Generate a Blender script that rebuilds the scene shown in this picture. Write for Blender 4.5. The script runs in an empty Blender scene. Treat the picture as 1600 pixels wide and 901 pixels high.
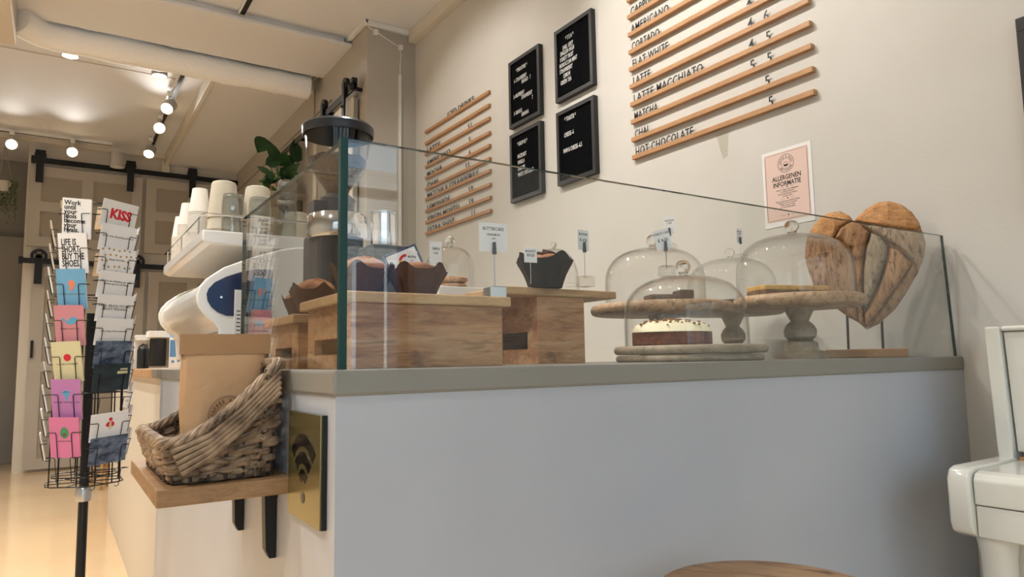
import bpy, bmesh, math, random
from mathutils import Vector, Matrix, noise
random.seed(7)
PI = math.pi
S = bpy.context.scene
COL = S.collection

# ------------------------------------------------------------------ camera, world, light
YAW, PIT, ROL, FPX = 0.577466, 0.1024776, -0.0170766, 1092.76
cam_d = bpy.data.cameras.new('camera'); cam = bpy.data.objects.new('camera', cam_d); COL.objects.link(cam)
cam_d.sensor_width = 36.0; cam_d.lens = FPX / 1600 * 36.0; cam_d.clip_start = 0.02; cam_d.clip_end = 100
fw = Vector((math.sin(YAW)*math.cos(PIT), math.cos(YAW)*math.cos(PIT), math.sin(PIT)))
rt = Vector((math.cos(YAW), -math.sin(YAW), 0)); up = rt.cross(fw)
rt2 = rt*math.cos(ROL)+up*math.sin(ROL); up2 = up*math.cos(ROL)-rt*math.sin(ROL)
cam.matrix_world = Matrix(((rt2.x, up2.x, -fw.x, 0), (rt2.y, up2.y, -fw.y, 0), (rt2.z, up2.z, -fw.z, 1.13), (0, 0, 0, 1)))
S.camera = cam
S.view_settings.view_transform = 'Standard'; S.view_settings.look = 'None'
S.view_settings.gamma = 1.0; S.view_settings.use_curve_mapping = False
S.view_settings.exposure = 0.0
S.cycles.use_denoising = True
S.cycles.max_bounces = 10; S.cycles.transparent_max_bounces = 24; S.cycles.transmission_bounces = 10
S.cycles.diffuse_bounces = 4; S.cycles.glossy_bounces = 4
S.cycles.caustics_reflective = False; S.cycles.caustics_refractive = False
S.cycles.sample_clamp_indirect = 4.0

W = bpy.data.worlds.new('daylight'); S.world = W; W.use_nodes = True
bg = W.node_tree.nodes['Background']; bg.inputs[0].default_value = (0.52, 0.75, 1.0, 1); bg.inputs[1].default_value = 3.2

def light(name, kind, loc, energy, color, target=None, **k):
    l = bpy.data.lights.new(name, kind); l.energy = energy; l.color = color
    for a, b in k.items(): setattr(l, a, b)
    o = bpy.data.objects.new(name, l); COL.objects.link(o); o.location = loc
    if target is not None:
        o.rotation_euler = (Vector(target)-Vector(loc)).to_track_quat('-Z', 'Y').to_euler()
    return o
po = light('window_portal', 'AREA', (-0.45, -2.78, 1.75), 1.0, (1, 1, 1), (-0.45, 0, 1.75), shape='RECTANGLE', size=4.9, size_y=2.9)
po.data.cycles.is_portal = True
# low winter sun that reaches only the house fronts across the street
light('sun', 'SUN', (0, 0, 9), 9.0, (0.96, 0.97, 1.0), (0.25, -1.0, 8.4), angle=0.02)

WARM = (1.0, 0.965, 0.91)
SPOT_TRACK = [((1.05, 3.9, 3.50), (2.3, 3.9, 2.0), 30), ((1.05, 3.4, 3.50), (2.3, 3.2, 2.0), 16),
              ((1.05, 2.35, 3.50), (2.25, 1.8, 1.7), 92), ((1.05, 1.85, 3.50), (2.1, 1.25, 1.25), 34), ((0.95, 1.25, 3.50), (1.8, 1.3, 1.2), 16),  # last spot here is an added fill for the display, beside the track
              ((1.05, 3.0, 3.50), (0.8, 2.9, 1.5), 40), ((1.05, 4.2, 3.50), (0.4, 5.2, 1.1), 60)]

# ------------------------------------------------------------------ materials
def lin(c):
    f = lambda v: v/12.92 if v <= 0.04045 else ((v+0.055)/1.055)**2.4
    return (f(c[0]/255), f(c[1]/255), f(c[2]/255), 1)
M = {}
def mat(name, rgb, rough=0.5, metal=0.0, spec=0.5, rgb2=None, scale=8.0, bump=0.0, bscale=60.0, stretch=(1, 1, 1), emit=None, estr=0, coat=0.0, trans=0.0, ior=1.5, detail=4.0, contrast=(0.35, 0.65)):
    m = bpy.data.materials.new(name); m.use_nodes = True; nt = m.node_tree; b = nt.nodes['Principled BSDF']
    b.inputs['Base Color'].default_value = lin(rgb); b.inputs['Roughness'].default_value = rough
    b.inputs['Metallic'].default_value = metal; b.inputs['Specular IOR Level'].default_value = spec
    b.inputs['Coat Weight'].default_value = coat; b.inputs['Transmission Weight'].default_value = trans; b.inputs['IOR'].default_value = ior
    if emit: b.inputs['Emission Color'].default_value = lin(emit); b.inputs['Emission Strength'].default_value = estr
    if rgb2 or bump:
        tc = nt.nodes.new('ShaderNodeTexCoord'); mp = nt.nodes.new('ShaderNodeMapping'); mp.inputs['Scale'].default_value = stretch
        nt.links.new(tc.outputs['Object'], mp.inputs[0])
        if rgb2:
            n = nt.nodes.new('ShaderNodeTexNoise'); n.inputs['Scale'].default_value = scale; n.inputs['Detail'].default_value = detail
            r = nt.nodes.new('ShaderNodeValToRGB'); r.color_ramp.elements[0].color = lin(rgb); r.color_ramp.elements[1].color = lin(rgb2)
            r.color_ramp.elements[0].position = contrast[0]; r.color_ramp.elements[1].position = contrast[1]
            nt.links.new(mp.outputs[0], n.inputs['Vector']); nt.links.new(n.outputs[0], r.inputs[0]); nt.links.new(r.outputs[0], b.inputs['Base Color'])
        if bump:
            n2 = nt.nodes.new('ShaderNodeTexNoise'); n2.inputs['Scale'].default_value = bscale; n2.inputs['Detail'].default_value = 6
            bp = nt.nodes.new('ShaderNodeBump'); bp.inputs['Strength'].default_value = bump; bp.inputs['Distance'].default_value = 0.01
            nt.links.new(mp.outputs[0], n2.inputs['Vector']); nt.links.new(n2.outputs[0], bp.inputs['Height']); nt.links.new(bp.outputs[0], b.inputs['Normal'])
    M[name] = m; return m
def wood(name, c1, c2, c3, scale=3.0, stretch=(1, 8, 8), rough=0.55, knots=True, bump=0.15, cracks=0):
    m = bpy.data.materials.new(name); m.use_nodes = True; nt = m.node_tree; b = nt.nodes['Principled BSDF']; N = nt.nodes.new; L = nt.links.new
    tc = N('ShaderNodeTexCoord'); mp = N('ShaderNodeMapping'); mp.inputs['Scale'].default_value = stretch
    L(tc.outputs['Object'], mp.inputs[0])
    n = N('ShaderNodeTexNoise'); n.inputs['Scale'].default_value = scale; n.inputs['Detail'].default_value = 8; n.inputs['Roughness'].default_value = 0.65; n.inputs['Distortion'].default_value = 1.2
    L(mp.outputs[0], n.inputs['Vector'])
    r = N('ShaderNodeValToRGB'); e = r.color_ramp.elements; e[0].color = lin(c1); e[0].position = 0.3; e[1].color = lin(c3); e[1].position = 0.72
    x = e.new(0.5); x.color = lin(c2)
    L(n.outputs[0], r.inputs[0])
    n2 = N('ShaderNodeTexNoise'); n2.inputs['Scale'].default_value = scale*14; n2.inputs['Detail'].default_value = 3
    L(mp.outputs[0], n2.inputs['Vector'])
    mx = N('ShaderNodeMix'); mx.data_type = 'RGBA'; mx.blend_type = 'MULTIPLY'; mx.inputs[0].default_value = 0.35
    L(r.outputs[0], mx.inputs[6]); L(n2.outputs[0], mx.inputs[7])
    out = mx.outputs[2]
    if cracks:
        n4 = N('ShaderNodeTexNoise'); n4.inputs['Scale'].default_value = scale*3.2; n4.inputs['Detail'].default_value = 5; n4.inputs['Distortion'].default_value = 0.8; L(mp.outputs[0], n4.inputs['Vector'])
        r4 = N('ShaderNodeValToRGB'); r4.color_ramp.elements[0].position = 0.36; r4.color_ramp.elements[1].position = 0.46
        r4.color_ramp.elements[0].color = (0.22, 0.17, 0.13, 1); r4.color_ramp.elements[1].color = (1, 1, 1, 1)
        L(n4.outputs[0], r4.inputs[0]); m4 = N('ShaderNodeMix'); m4.data_type = 'RGBA'; m4.blend_type = 'MULTIPLY'; m4.inputs[0].default_value = cracks
        L(out, m4.inputs[6]); L(r4.outputs[0], m4.inputs[7]); out = m4.outputs[2]
    if knots:
        n3 = N('ShaderNodeTexNoise'); n3.inputs['Scale'].default_value = 9.0; n3.inputs['Detail'].default_value = 2; L(tc.outputs['Object'], n3.inputs['Vector'])
        r3 = N('ShaderNodeValToRGB'); r3.color_ramp.elements[0].position = 0.28; r3.color_ramp.elements[1].position = 0.37
        r3.color_ramp.elements[0].color = (0.16, 0.11, 0.08, 1); r3.color_ramp.elements[1].color = (1, 1, 1, 1)
        L(n3.outputs[0], r3.inputs[0])
        m3 = N('ShaderNodeMix'); m3.data_type = 'RGBA'; m3.blend_type = 'MULTIPLY'; m3.inputs[0].default_value = 0.8
        L(out, m3.inputs[6]); L(r3.outputs[0], m3.inputs[7]); out = m3.outputs[2]
    L(out, b.inputs['Base Color']); b.inputs['Roughness'].default_value = rough
    bp = N('ShaderNodeBump'); bp.inputs['Strength'].default_value = bump; bp.inputs['Distance'].default_value = 0.004
    L(n2.outputs[0], bp.inputs['Height']); L(bp.outputs[0], b.inputs['Normal'])
    M[name] = m; return m
def thin_glass(name, tint=(1, 1, 1), ior=1.45, refl=1.0):
    m = bpy.data.materials.new(name); m.use_nodes = True; nt = m.node_tree; nt.nodes.clear(); N = nt.nodes.new; L = nt.links.new
    o = N('ShaderNodeOutputMaterial'); t = N('ShaderNodeBsdfTransparent'); t.inputs[0].default_value = (*tint, 1)
    g = N('ShaderNodeBsdfGlossy'); g.inputs['Roughness'].default_value = 0.01
    ge = N('ShaderNodeNewGeometry'); dt = N('ShaderNodeVectorMath'); dt.operation = 'DOT_PRODUCT'; L(ge.outputs['Normal'], dt.inputs[0]); L(ge.outputs['Incoming'], dt.inputs[1])
    def ma(op, a, b_):
        q = N('ShaderNodeMath'); q.operation = op
        for i_, v_ in enumerate((a, b_)):
            if v_ is None: continue
            if isinstance(v_, (int, float)): q.inputs[i_].default_value = v_
            else: L(v_, q.inputs[i_])
        return q.outputs[0]
    f0 = ((ior-1)/(ior+1))**2
    fr = ma('ADD', ma('MULTIPLY', ma('POWER', ma('SUBTRACT', 1.0, ma('ABSOLUTE', dt.outputs['Value'], None)), 5.0), 1-f0), f0)
    mm = N('ShaderNodeMath'); mm.operation = 'MULTIPLY'; mm.inputs[1].default_value = refl; mm.use_clamp = True; L(fr, mm.inputs[0])
    x = N('ShaderNodeMixShader'); L(mm.outputs[0], x.inputs[0]); L(t.outputs[0], x.inputs[1]); L(g.outputs[0], x.inputs[2]); L(x.outputs[0], o.inputs[0])
    M[name] = m; return m
mat('wall_paint', (203, 199, 191), 0.75, bump=0.05, bscale=90, rgb2=(207, 203, 196), scale=3)
mat('ceiling_paint', (224, 225, 228), 0.7, bump=0.03, bscale=40)
mat('taupe_paint', (180, 173, 162), 0.5)
mat('taupe_dark', (158, 149, 134), 0.5)
mat('cream_paint', (214, 207, 194), 0.5)
mat('grey_paint', (152, 147, 139), 0.7)
mat('white_panel', (184, 187, 194), 0.36, rgb2=(178, 181, 188), scale=2.5)
mat('worktop', (140, 137, 130), 0.4, rgb2=(134, 131, 123), scale=3)
mat('worktop_wood', (196, 160, 120), 0.45, rgb2=(178, 140, 100), scale=6, stretch=(8, 1, 1))
mat('floor_resin', (242, 212, 170), 0.12, spec=0.6, rgb2=(236, 204, 162), scale=1.2, detail=6)
mat('pipe_white', (246, 247, 248), 0.6, bump=0.5, bscale=25)
mat('white_gloss', (232, 232, 230), 0.25)
mat('lamp_grey', (176, 174, 170), 0.35)
mat('machine_white', (236, 236, 234), 0.22, coat=0.3)
mat('piano_white', (222, 220, 211), 0.16, coat=0.4)
mat('piano_edge_worn', (176, 120, 70), 0.5)
mat('black_metal', (22, 22, 24), 0.4, metal=0.3)
mat('black_wire', (16, 16, 17), 0.35, metal=0.3)
mat('black_frame', (30, 30, 32), 0.45)
mat('felt_black', (10, 11, 14), 0.95, spec=0.1)
mat('letter_white', (235, 235, 235), 0.5)
mat('letter_black', (14, 14, 14), 0.5)
mat('chrome', (225, 225, 228), 0.12, metal=1.0)
mat('steel', (190, 190, 190), 0.3, metal=1.0)
mat('grey_plastic', (70, 72, 76), 0.4)
mat('dark_plastic', (28, 30, 36), 0.3)
mat('smoke_plastic', (70, 74, 84), 0.1, trans=0.0)
mat('window_dark', (40, 52, 84), 0.05, coat=0.5)
mat('brass', (172, 162, 112), 0.25, metal=0.85, rgb2=(150, 140, 96), scale=2)
mat('black_gloss', (12, 12, 12), 0.15)
mat('paper_white', (232, 231, 228), 0.7)
mat('paper_cup', (236, 232, 224), 0.6)
mat('cup_beige', (196, 186, 166), 0.65, rgb2=(188, 178, 158), scale=20)
mat('card_white', (240, 240, 242), 0.6)
mat('card_cream', (214, 208, 168), 0.6)
mat('card_blue', (112, 172, 212), 0.6)
mat('card_pink', (206, 138, 150), 0.6)
mat('card_purple', (186, 124, 184), 0.6)
mat('card_rose', (214, 122, 166), 0.6)
mat('card_kraft', (196, 168, 132), 0.7)
mat('card_sky', (30, 44, 72), 0.3, rgb2=(120, 136, 160), scale=14, detail=8, stretch=(1, 3, 3))
mat('card_night', (16, 26, 36), 0.3, rgb2=(40, 62, 70), scale=10, stretch=(1, 3, 3))
mat('ink_red', (206, 34, 52), 0.6)
mat('ink_orange', (232, 134, 96), 0.6)
mat('ink_sky', (92, 166, 204), 0.6)
mat('ink_green', (74, 140, 100), 0.6)
mat('ink_brown', (112, 78, 56), 0.6)
mat('ink_gold', (178, 150, 104), 0.5)
mat('ink_grey', (90, 88, 86), 0.6)
mat('ink_yellow', (240, 186, 40), 0.5)
mat('ink_blue', (52, 110, 200), 0.5)
mat('poster_pink', (224, 196, 184), 0.7)
mat('kraft', (206, 166, 124), 0.75, rgb2=(196, 154, 112), scale=6, bump=1.0, bscale=11)
mat('kraft_dark', (176, 136, 96), 0.75, bump=0.3, bscale=14)
mat('cardboard', (158, 120, 82), 0.8)
mat('dark_gap', (8, 7, 6), 0.9)
wood('oak_slat', (206, 158, 112), (194, 146, 100), (180, 130, 86), scale=3, stretch=(6, 1, 6), knots=False, bump=0.05)
wood('crate_wood', (172, 114, 74), (210, 158, 112), (222, 182, 142), scale=3.2, stretch=(1.2, 4, 9), cracks=0.35)
wood('crate_top', (190, 148, 102), (216, 174, 126), (226, 192, 148), scale=3.0, stretch=(2, 8, 8), knots=False)
wood('board_grey', (134, 118, 98), (172, 154, 130), (190, 172, 148), scale=4.0, stretch=(2, 7, 7), knots=False)
wood('board_brown', (156, 118, 86), (196, 160, 122), (208, 180, 146), scale=4.0, stretch=(2, 7, 7), cracks=0.5)
wood('shelf_wood', (142, 106, 68), (170, 130, 88), (186, 148, 106), scale=4.0, stretch=(2, 2, 8), knots=False)
wood('stool_wood', (110, 80, 54), (160, 124, 88), (178, 146, 110), scale=4.0, stretch=(6, 1.2, 4))
wood('gold_wood', (176, 128, 70), (202, 154, 92), (214, 172, 112), scale=4.0, stretch=(5, 5, 1), knots=False)
for i, (a, b_, c) in enumerate([((176, 116, 60), (204, 148, 92), (214, 164, 110)), ((124, 88, 58), (150, 112, 80), (168, 132, 98)), ((118, 80, 48), (150, 108, 72), (166, 126, 88)),
                               ((120, 104, 84), (142, 126, 104), (158, 142, 120)), ((170, 106, 56), (196, 140, 86), (208, 156, 104)), ((122, 98, 74), (146, 120, 94), (162, 138, 112)), ((128, 88, 54), (160, 118, 80), (176, 136, 98)), ((112, 80, 52), (144, 108, 76), (160, 124, 90))]):
    wood('heart_wood_%d' % i, *[tuple(min(240, int(v*(1.10 if i in (0, 4) else 1.26))+8) for v in q) for q in (a, b_, c)], scale=5.0, stretch=(2.5, 9, 2.0) if i not in (0, 4) else (3, 3, 9), knots=(i in (1, 2, 5)), bump=0.9, cracks=0.8 if i not in (0, 4) else 0.35)
mat('wicker', (78, 58, 42), 0.6, rgb2=(184, 156, 126), contrast=(0.3, 0.7), scale=26, bump=0.5, bscale=80, detail=5)
mat('wicker_dark', (66, 50, 38), 0.7)
mat('muffin_cake', (178, 120, 74), 0.8, rgb2=(136, 82, 50), scale=30, bump=0.9, bscale=60)
mat('muffin_paper', (76, 48, 38), 0.8, bump=0.8, bscale=30)
mat('muffin_black', (24, 24, 28), 0.75, bump=0.8, bscale=30)
mat('chocolate', (62, 36, 28), 0.7, rgb2=(92, 56, 42), scale=40, bump=0.9, bscale=70)
mat('icing_cream', (250, 238, 204), 0.6, bump=0.3, bscale=40)
mat('carrot_cake', (136, 70, 40), 0.85, rgb2=(96, 46, 28), scale=50, bump=0.9, bscale=90)
mat('nut', (150, 104, 54), 0.7)
mat('cheese_yellow', (222, 184, 104), 0.6, rgb2=(196, 148, 70), scale=25, bump=0.4, bscale=60)
mat('crust', (126, 92, 62), 0.8, rgb2=(98, 68, 44), scale=50, bump=0.8, bscale=90)
mat('cookie', (196, 152, 108), 0.8, rgb2=(164, 116, 76), scale=60, bump=0.8, bscale=80)
mat('leaf_green', (52, 92, 44), 0.45, rgb2=(34, 66, 36), scale=6)
mat('leaf_light', (104, 122, 84), 0.6, rgb2=(76, 98, 66), scale=20)
mat('coffee_beans', (52, 34, 28), 0.5, rgb2=(84, 58, 48), scale=60, bump=1.0, bscale=120)
mat('glass_edge', (8, 56, 50), 0.35, spec=0.3)
mat('string', (170, 160, 140), 0.8)
mat('carton_blue', (86, 140, 190), 0.5)
mat('brick', (150, 118, 96), 0.9, rgb2=(178, 150, 128), scale=3)
mat('asphalt', (150, 152, 156), 0.9)
mat('lamp_glow', (255, 255, 255), 0.5, emit=(255, 226, 184), estr=13)
mat('lamp_glow_soft', (255, 255, 255), 0.5, emit=(255, 230, 196), estr=5)
mat('facade_window', (60, 76, 92), 0.1)
mat('lid_black', (20, 20, 22), 0.3)
thin_glass('sheet_glass', (0.982, 0.99, 0.978), 1.5, 1.15)
thin_glass('dome_glass', (0.988, 0.988, 0.985), 1.34, 1.1)
thin_glass('cup_glass', (0.88, 0.90, 0.90), 1.5, 2.2)
thin_glass('acrylic', (0.94, 0.93, 0.91), 1.4, 1.0)
thin_glass('tape_clear', (0.97, 0.97, 0.95), 1.3, 1.2)
thin_glass('window_glass', (0.98, 0.99, 0.98), 1.4, 0.8)
mg = mat('solid_glass', (250, 252, 250), 0.0, trans=1.0, ior=1.5)

def brick_mat():
    m = bpy.data.materials.new('facade_brick'); m.use_nodes = True; nt = m.node_tree; b = nt.nodes['Principled BSDF']
    tc = nt.nodes.new('ShaderNodeTexCoord'); mp = nt.nodes.new('ShaderNodeMapping'); mp.inputs['Rotation'].default_value = (PI/2, 0, 0)
    br = nt.nodes.new('ShaderNodeTexBrick'); br.inputs['Scale'].default_value = 2.2
    br.inputs['Color1'].default_value = lin((190, 186, 178)); br.inputs['Color2'].default_value = lin((158, 144, 132)); br.inputs['Mortar'].default_value = lin((224, 218, 206))
    nt.links.new(tc.outputs['Object'], mp.inputs[0]); nt.links.new(mp.outputs[0], br.inputs['Vector']); nt.links.new(br.outputs[0], b.inputs['Base Color'])
    b.inputs['Roughness'].default_value = 0.9; M['facade_brick'] = m
brick_mat()

# ------------------------------------------------------------------ mesh helpers
class MB:
    def __init__(s): s.v = []; s.f = []
    def add(s, vs, fs):
        n = len(s.v); s.v += [Vector(v) for v in vs]; s.f += [tuple(i+n for i in f) for f in fs]; return s
    def box(s, x0, x1, y0, y1, z0, z1, mtx=None):
        vs = [Vector((x, y, z)) for z in (z0, z1) for y in (y0, y1) for x in (x0, x1)]
        if mtx: vs = [mtx @ v for v in vs]
        return s.add(vs, [(0, 2, 3, 1), (4, 5, 7, 6), (0, 1, 5, 4), (2, 6, 7, 3), (0, 4, 6, 2), (1, 3, 7, 5)])
    def prism(s, poly, d0, d1, axes='XYZ', mtx=None):
        # poly in first two axes, depth along the third
        idx = ['XYZ'.index(a) for a in axes]; vs = []
        for d in (d0, d1):
            for p in poly:
                v = [0, 0, 0]; v[idx[0]] = p[0]; v[idx[1]] = p[1]; v[idx[2]] = d; vs.append(Vector(v))
        if mtx: vs = [mtx @ v for v in vs]
        n = len(poly); fs = [tuple(range(n))[::-1], tuple(range(n, 2*n))]
        fs += [(i, (i+1) % n, n+(i+1) % n, n+i) for i in range(n)]
        return s.add(vs, fs)
    def lathe(s, prof, seg=32, c=(0, 0, 0), wob=None, mtx=None, closed=False):
        vs = []; fs = []
        for k, (r, z) in enumerate(prof):
            for i in range(seg):
                a = 2*PI*i/seg; rr = r; zz = z
                if wob: rr, zz = wob(r, z, a, k)
                vs.append(Vector((c[0]+rr*math.cos(a), c[1]+rr*math.sin(a), c[2]+zz)))
        m = len(prof)
        for k in range(m-1+(1 if closed else 0)):
            k2 = (k+1) % m
            for i in range(seg):
                j = (i+1) % seg; fs.append((k*seg+i, k*seg+j, k2*seg+j, k2*seg+i))
        if not closed:
            if prof[0][0] > 1e-6: fs.append(tuple(range(seg))[::-1])
            if prof[-1][0] > 1e-6: fs.append(tuple((m-1)*seg+i for i in range(seg)))
        if mtx: vs = [mtx @ v for v in vs]
        return s.add(vs, fs)
    def tube(s, pts, r, seg=6, closed=False, rs=None):
        pts = [Vector(p) for p in pts]; n = len(pts); vs = []; fs = []; prev = None
        for i, p in enumerate(pts):
            if closed: t = pts[(i+1) % n]-pts[i-1]
            else: t = pts[min(i+1, n-1)]-pts[max(i-1, 0)]
            t.normalize()
            if prev is None:
                a = Vector((0, 0, 1)) if abs(t.z) < 0.9 else Vector((1, 0, 0)); u = t.cross(a).normalized()
            else:
                u = (prev-t*prev.dot(t)).normalized()
            prev = u; w = t.cross(u); rr = rs[i] if rs else r
            for k in range(seg):
                a = 2*PI*k/seg; vs.append(p+(u*math.cos(a)+w*math.sin(a))*rr)
        for i in range(n if closed else n-1):
            j = (i+1) % n
            for k in range(seg):
                l = (k+1) % seg; fs.append((i*seg+k, i*seg+l, j*seg+l, j*seg+k))
        if not closed: fs += [tuple(range(seg))[::-1], tuple((n-1)*seg+k for k in range(seg))]
        return s.add(vs, fs)
    def sphere(s, c, r, seg=16, rings=10, sc=(1, 1, 1)):
        c = Vector(c); vs = [c+Vector((0, 0, -r*sc[2]))]
        for j in range(1, rings):
            t = PI*j/rings
            for i in range(seg):
                a = 2*PI*i/seg; vs.append(c+Vector((r*sc[0]*math.sin(t)*math.cos(a), r*sc[1]*math.sin(t)*math.sin(a), -r*sc[2]*math.cos(t))))
        vs.append(c+Vector((0, 0, r*sc[2]))); fs = [(0, 1+(i+1) % seg, 1+i) for i in range(seg)]
        for j in range(rings-2):
            for i in range(seg):
                a = 1+j*seg; fs.append((a+i, a+(i+1) % seg, a+seg+(i+1) % seg, a+seg+i))
        a = 1+(rings-2)*seg; fs += [(a+i, a+(i+1) % seg, len(vs)-1) for i in range(seg)]
        return s.add(vs, fs)
    def build(s, name, m, parent=None, world=False, bevel=0, angle=40, smooth=True, segs=2):
        me = bpy.data.meshes.new(name)
        vs = s.v
        if world and parent is not None:
            inv = wm(parent).inverted(); vs = [inv @ v for v in vs]
        me.from_pydata([tuple(v) for v in vs], [], s.f); me.update()
        bm = bmesh.new(); bm.from_mesh(me); bmesh.ops.recalc_face_normals(bm, faces=bm.faces); bm.to_mesh(me); bm.free()
        if smooth:
            me.shade_smooth(); me.set_sharp_from_angle(angle=math.radians(angle))
        o = bpy.data.objects.new(name, me); COL.objects.link(o)
        for x in (m if isinstance(m, (list, tuple)) else [m]): me.materials.append(M[x])
        if parent is not None: o.parent = parent
        if bevel:
            b = o.modifiers.new('bevel', 'BEVEL'); b.width = bevel; b.segments = segs; b.limit_method = 'ANGLE'; b.angle_limit = math.radians(35)
        return o
def wm(o):
    m = o.matrix_basis.copy()
    while o.parent is not None:
        o = o.parent; m = o.matrix_basis @ m
    return m
def tag(o, label=None, cat=None, group=None, kind=None):
    if label: o['label'] = label
    if cat: o['category'] = cat
    if group: o['group'] = group
    if kind: o['kind'] = kind
    return o
def thing(name, label, cat, loc=(0, 0, 0), rz=0, group=None):
    o = bpy.data.objects.new(name, None); COL.objects.link(o); o.location = loc; o.rotation_euler = (0, 0, rz); o.empty_display_size = 0.05
    return tag(o, label, cat, group)
def struct(o): o['kind'] = 'structure'; return o
def dup(o, parent=None):
    c = o.copy(); COL.objects.link(c)
    if parent is not None: c.parent = parent
    for ch in list(o.children): dup(ch, c)
    return c
def frame(o, x, y, z=None):
    x = Vector(x).normalized(); y = Vector(y); y = (y-x*y.dot(x)).normalized(); z = x.cross(y)
    return Matrix(((x.x, y.x, z.x, o[0]), (x.y, y.y, z.y, o[1]), (x.z, y.z, z.z, o[2]), (0, 0, 0, 1)))
def text(name, s, size, m, parent, mtx, align='LEFT', xs=1.0, bold=0.0, depth=0.0006, sp=1.0, line=1.0, shear=0.0, wmax=None):
    """lettering as a mesh, mtx in WORLD space: x along the writing, y up, z out of the surface"""
    c = bpy.data.curves.new(name, 'FONT'); c.body = s; c.size = size; c.align_x = align; c.offset = bold*size; c.extrude = depth
    c.space_character = sp; c.space_line = line; c.shear = shear; c.resolution_u = 2
    t = bpy.data.objects.new(name, c); COL.objects.link(t)
    dg = bpy.context.evaluated_depsgraph_get(); me = bpy.data.meshes.new_from_object(t.evaluated_get(dg)); bpy.data.objects.remove(t); bpy.data.curves.remove(c)
    if wmax and me.vertices:
        w = max(v.co.x for v in me.vertices)-min(v.co.x for v in me.vertices)
        xs = wmax/w
    A = mtx @ Matrix.Diagonal((xs, 1, 1, 1))
    if parent is not None: A = wm(parent).inverted() @ A
    me.transform(A); me.materials.clear(); me.materials.append(M[m])
    o = bpy.data.objects.new(name, me); COL.objects.link(o)
    if parent is not None: o.parent = parent
    return o
def join(name, objs, parent=None):
    """several lettering meshes of one colour become one mesh"""
    bm = bmesh.new()
    for o in objs: bm.from_mesh(o.data)
    me = bpy.data.meshes.new(name); bm.to_mesh(me); bm.free(); me.materials.append(objs[0].data.materials[0])
    n = bpy.data.objects.new(name, me); COL.objects.link(n); n.parent = objs[0].parent
    for o in objs: bpy.data.objects.remove(o)
    return n
def circ(cx, cy, r, n=24, a0=0, a1=2*PI):
    return [(cx+r*math.cos(a0+(a1-a0)*i/n), cy+r*math.sin(a0+(a1-a0)*i/n)) for i in range(n)]
def flat(name, polys, m, parent, mtx, depth=0.0004):
    """thin printed shapes, mtx in WORLD space"""
    b = MB()
    for p in polys: b.prism(p, 0, depth, mtx=mtx)
    return b.build(name, m, parent, world=True, smooth=False)
def arc_band(cx, cy, r0, r1, a0, a1, n=20):
    o = [(cx+r1*math.cos(a0+(a1-a0)*i/n), cy+r1*math.sin(a0+(a1-a0)*i/n)) for i in range(n+1)]
    return o+[(cx+r0*math.cos(a1-(a1-a0)*i/n), cy+r0*math.sin(a1-(a1-a0)*i/n)) for i in range(n+1)]
def bands(cx, cy, r0, r1, a0=0, a1=2*PI, n=24):
    out = []
    for i in range(n):
        b0 = a0+(a1-a0)*i/n; b1 = a0+(a1-a0)*(i+1)/n
        out.append([(cx+r0*math.cos(b0), cy+r0*math.sin(b0)), (cx+r1*math.cos(b0), cy+r1*math.sin(b0)), (cx+r1*math.cos(b1), cy+r1*math.sin(b1)), (cx+r0*math.cos(b1), cy+r0*math.sin(b1))])
    return out

# ------------------------------------------------------------------ the room
XW, ZC, YB = 2.30, 3.735, 9.5
struct(MB().box(-3.4, 2.5, -3.0, 11.0, -0.12, 0).build('floor', 'floor_resin', smooth=False))
struct(MB().box(-3.4, 2.5, -3.0, 11.0, ZC, ZC+0.15).build('ceiling', 'ceiling_paint', smooth=False))
struct(MB().box(XW, XW+0.2, -3.0, 11.0, 0, ZC).build('wall_right', 'wall_paint', smooth=False))
struct(MB().box(-3.4, -3.2, -3.0, 11.0, 0, ZC).build('wall_left', 'wall_paint', smooth=False))
b = MB().box(-3.2, XW, 10.6, 10.8, 0, ZC)
struct(b.build('wall_back', 'grey_paint', smooth=False))
# shop front behind the viewer: wall with one wide window opening
b = MB().box(2.28, XW, -3.0, -2.8, 0.3, 3.2).box(-3.2, XW, -3.0, -2.8, 0, 0.3).box(-3.2, XW, -3.0, -2.8, 3.2, ZC).box(-3.2, -2.9, -3.0, -2.8, 0.3, 3.2)
struct(b.build('wall_front', 'wall_paint', smooth=False))
b = MB()
for x in (-2.9, -1.3, 0.35, 2.22): b.box(x, x+0.06, -2.95, -2.87, 0.3, 3.2)
b.box(-2.9, 2.28, -2.95, -2.87, 0.3, 0.36).box(-2.9, 2.28, -2.95, -2.87, 3.14, 3.2).box(-2.9, 2.28, -2.95, -2.87, 2.4, 2.46)
wf = struct(b.build('window_1', 'black_frame', smooth=False))
g = MB().box(-2.88, 2.26, -2.915, -2.907, 0.34, 3.16).build('pane', 'window_glass', wf, smooth=False)
# protruding cupboard block along the right wall
struct(MB().box(1.895, XW, 4.88, YB+0.6, 0, ZC).build('wall_cupboard', 'taupe_paint', smooth=False))
# lower ceiling strip in front of that block
struct(MB().box(1.06, 1.895, 6.2, YB+0.05, 3.63, ZC).build('ceiling_strip', 'ceiling_paint', smooth=False))
struct(MB().box(1.03, 1.075, 6.1, YB, 3.60, ZC).build('trim_1', 'cream_paint', smooth=False, bevel=0.005))
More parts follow.
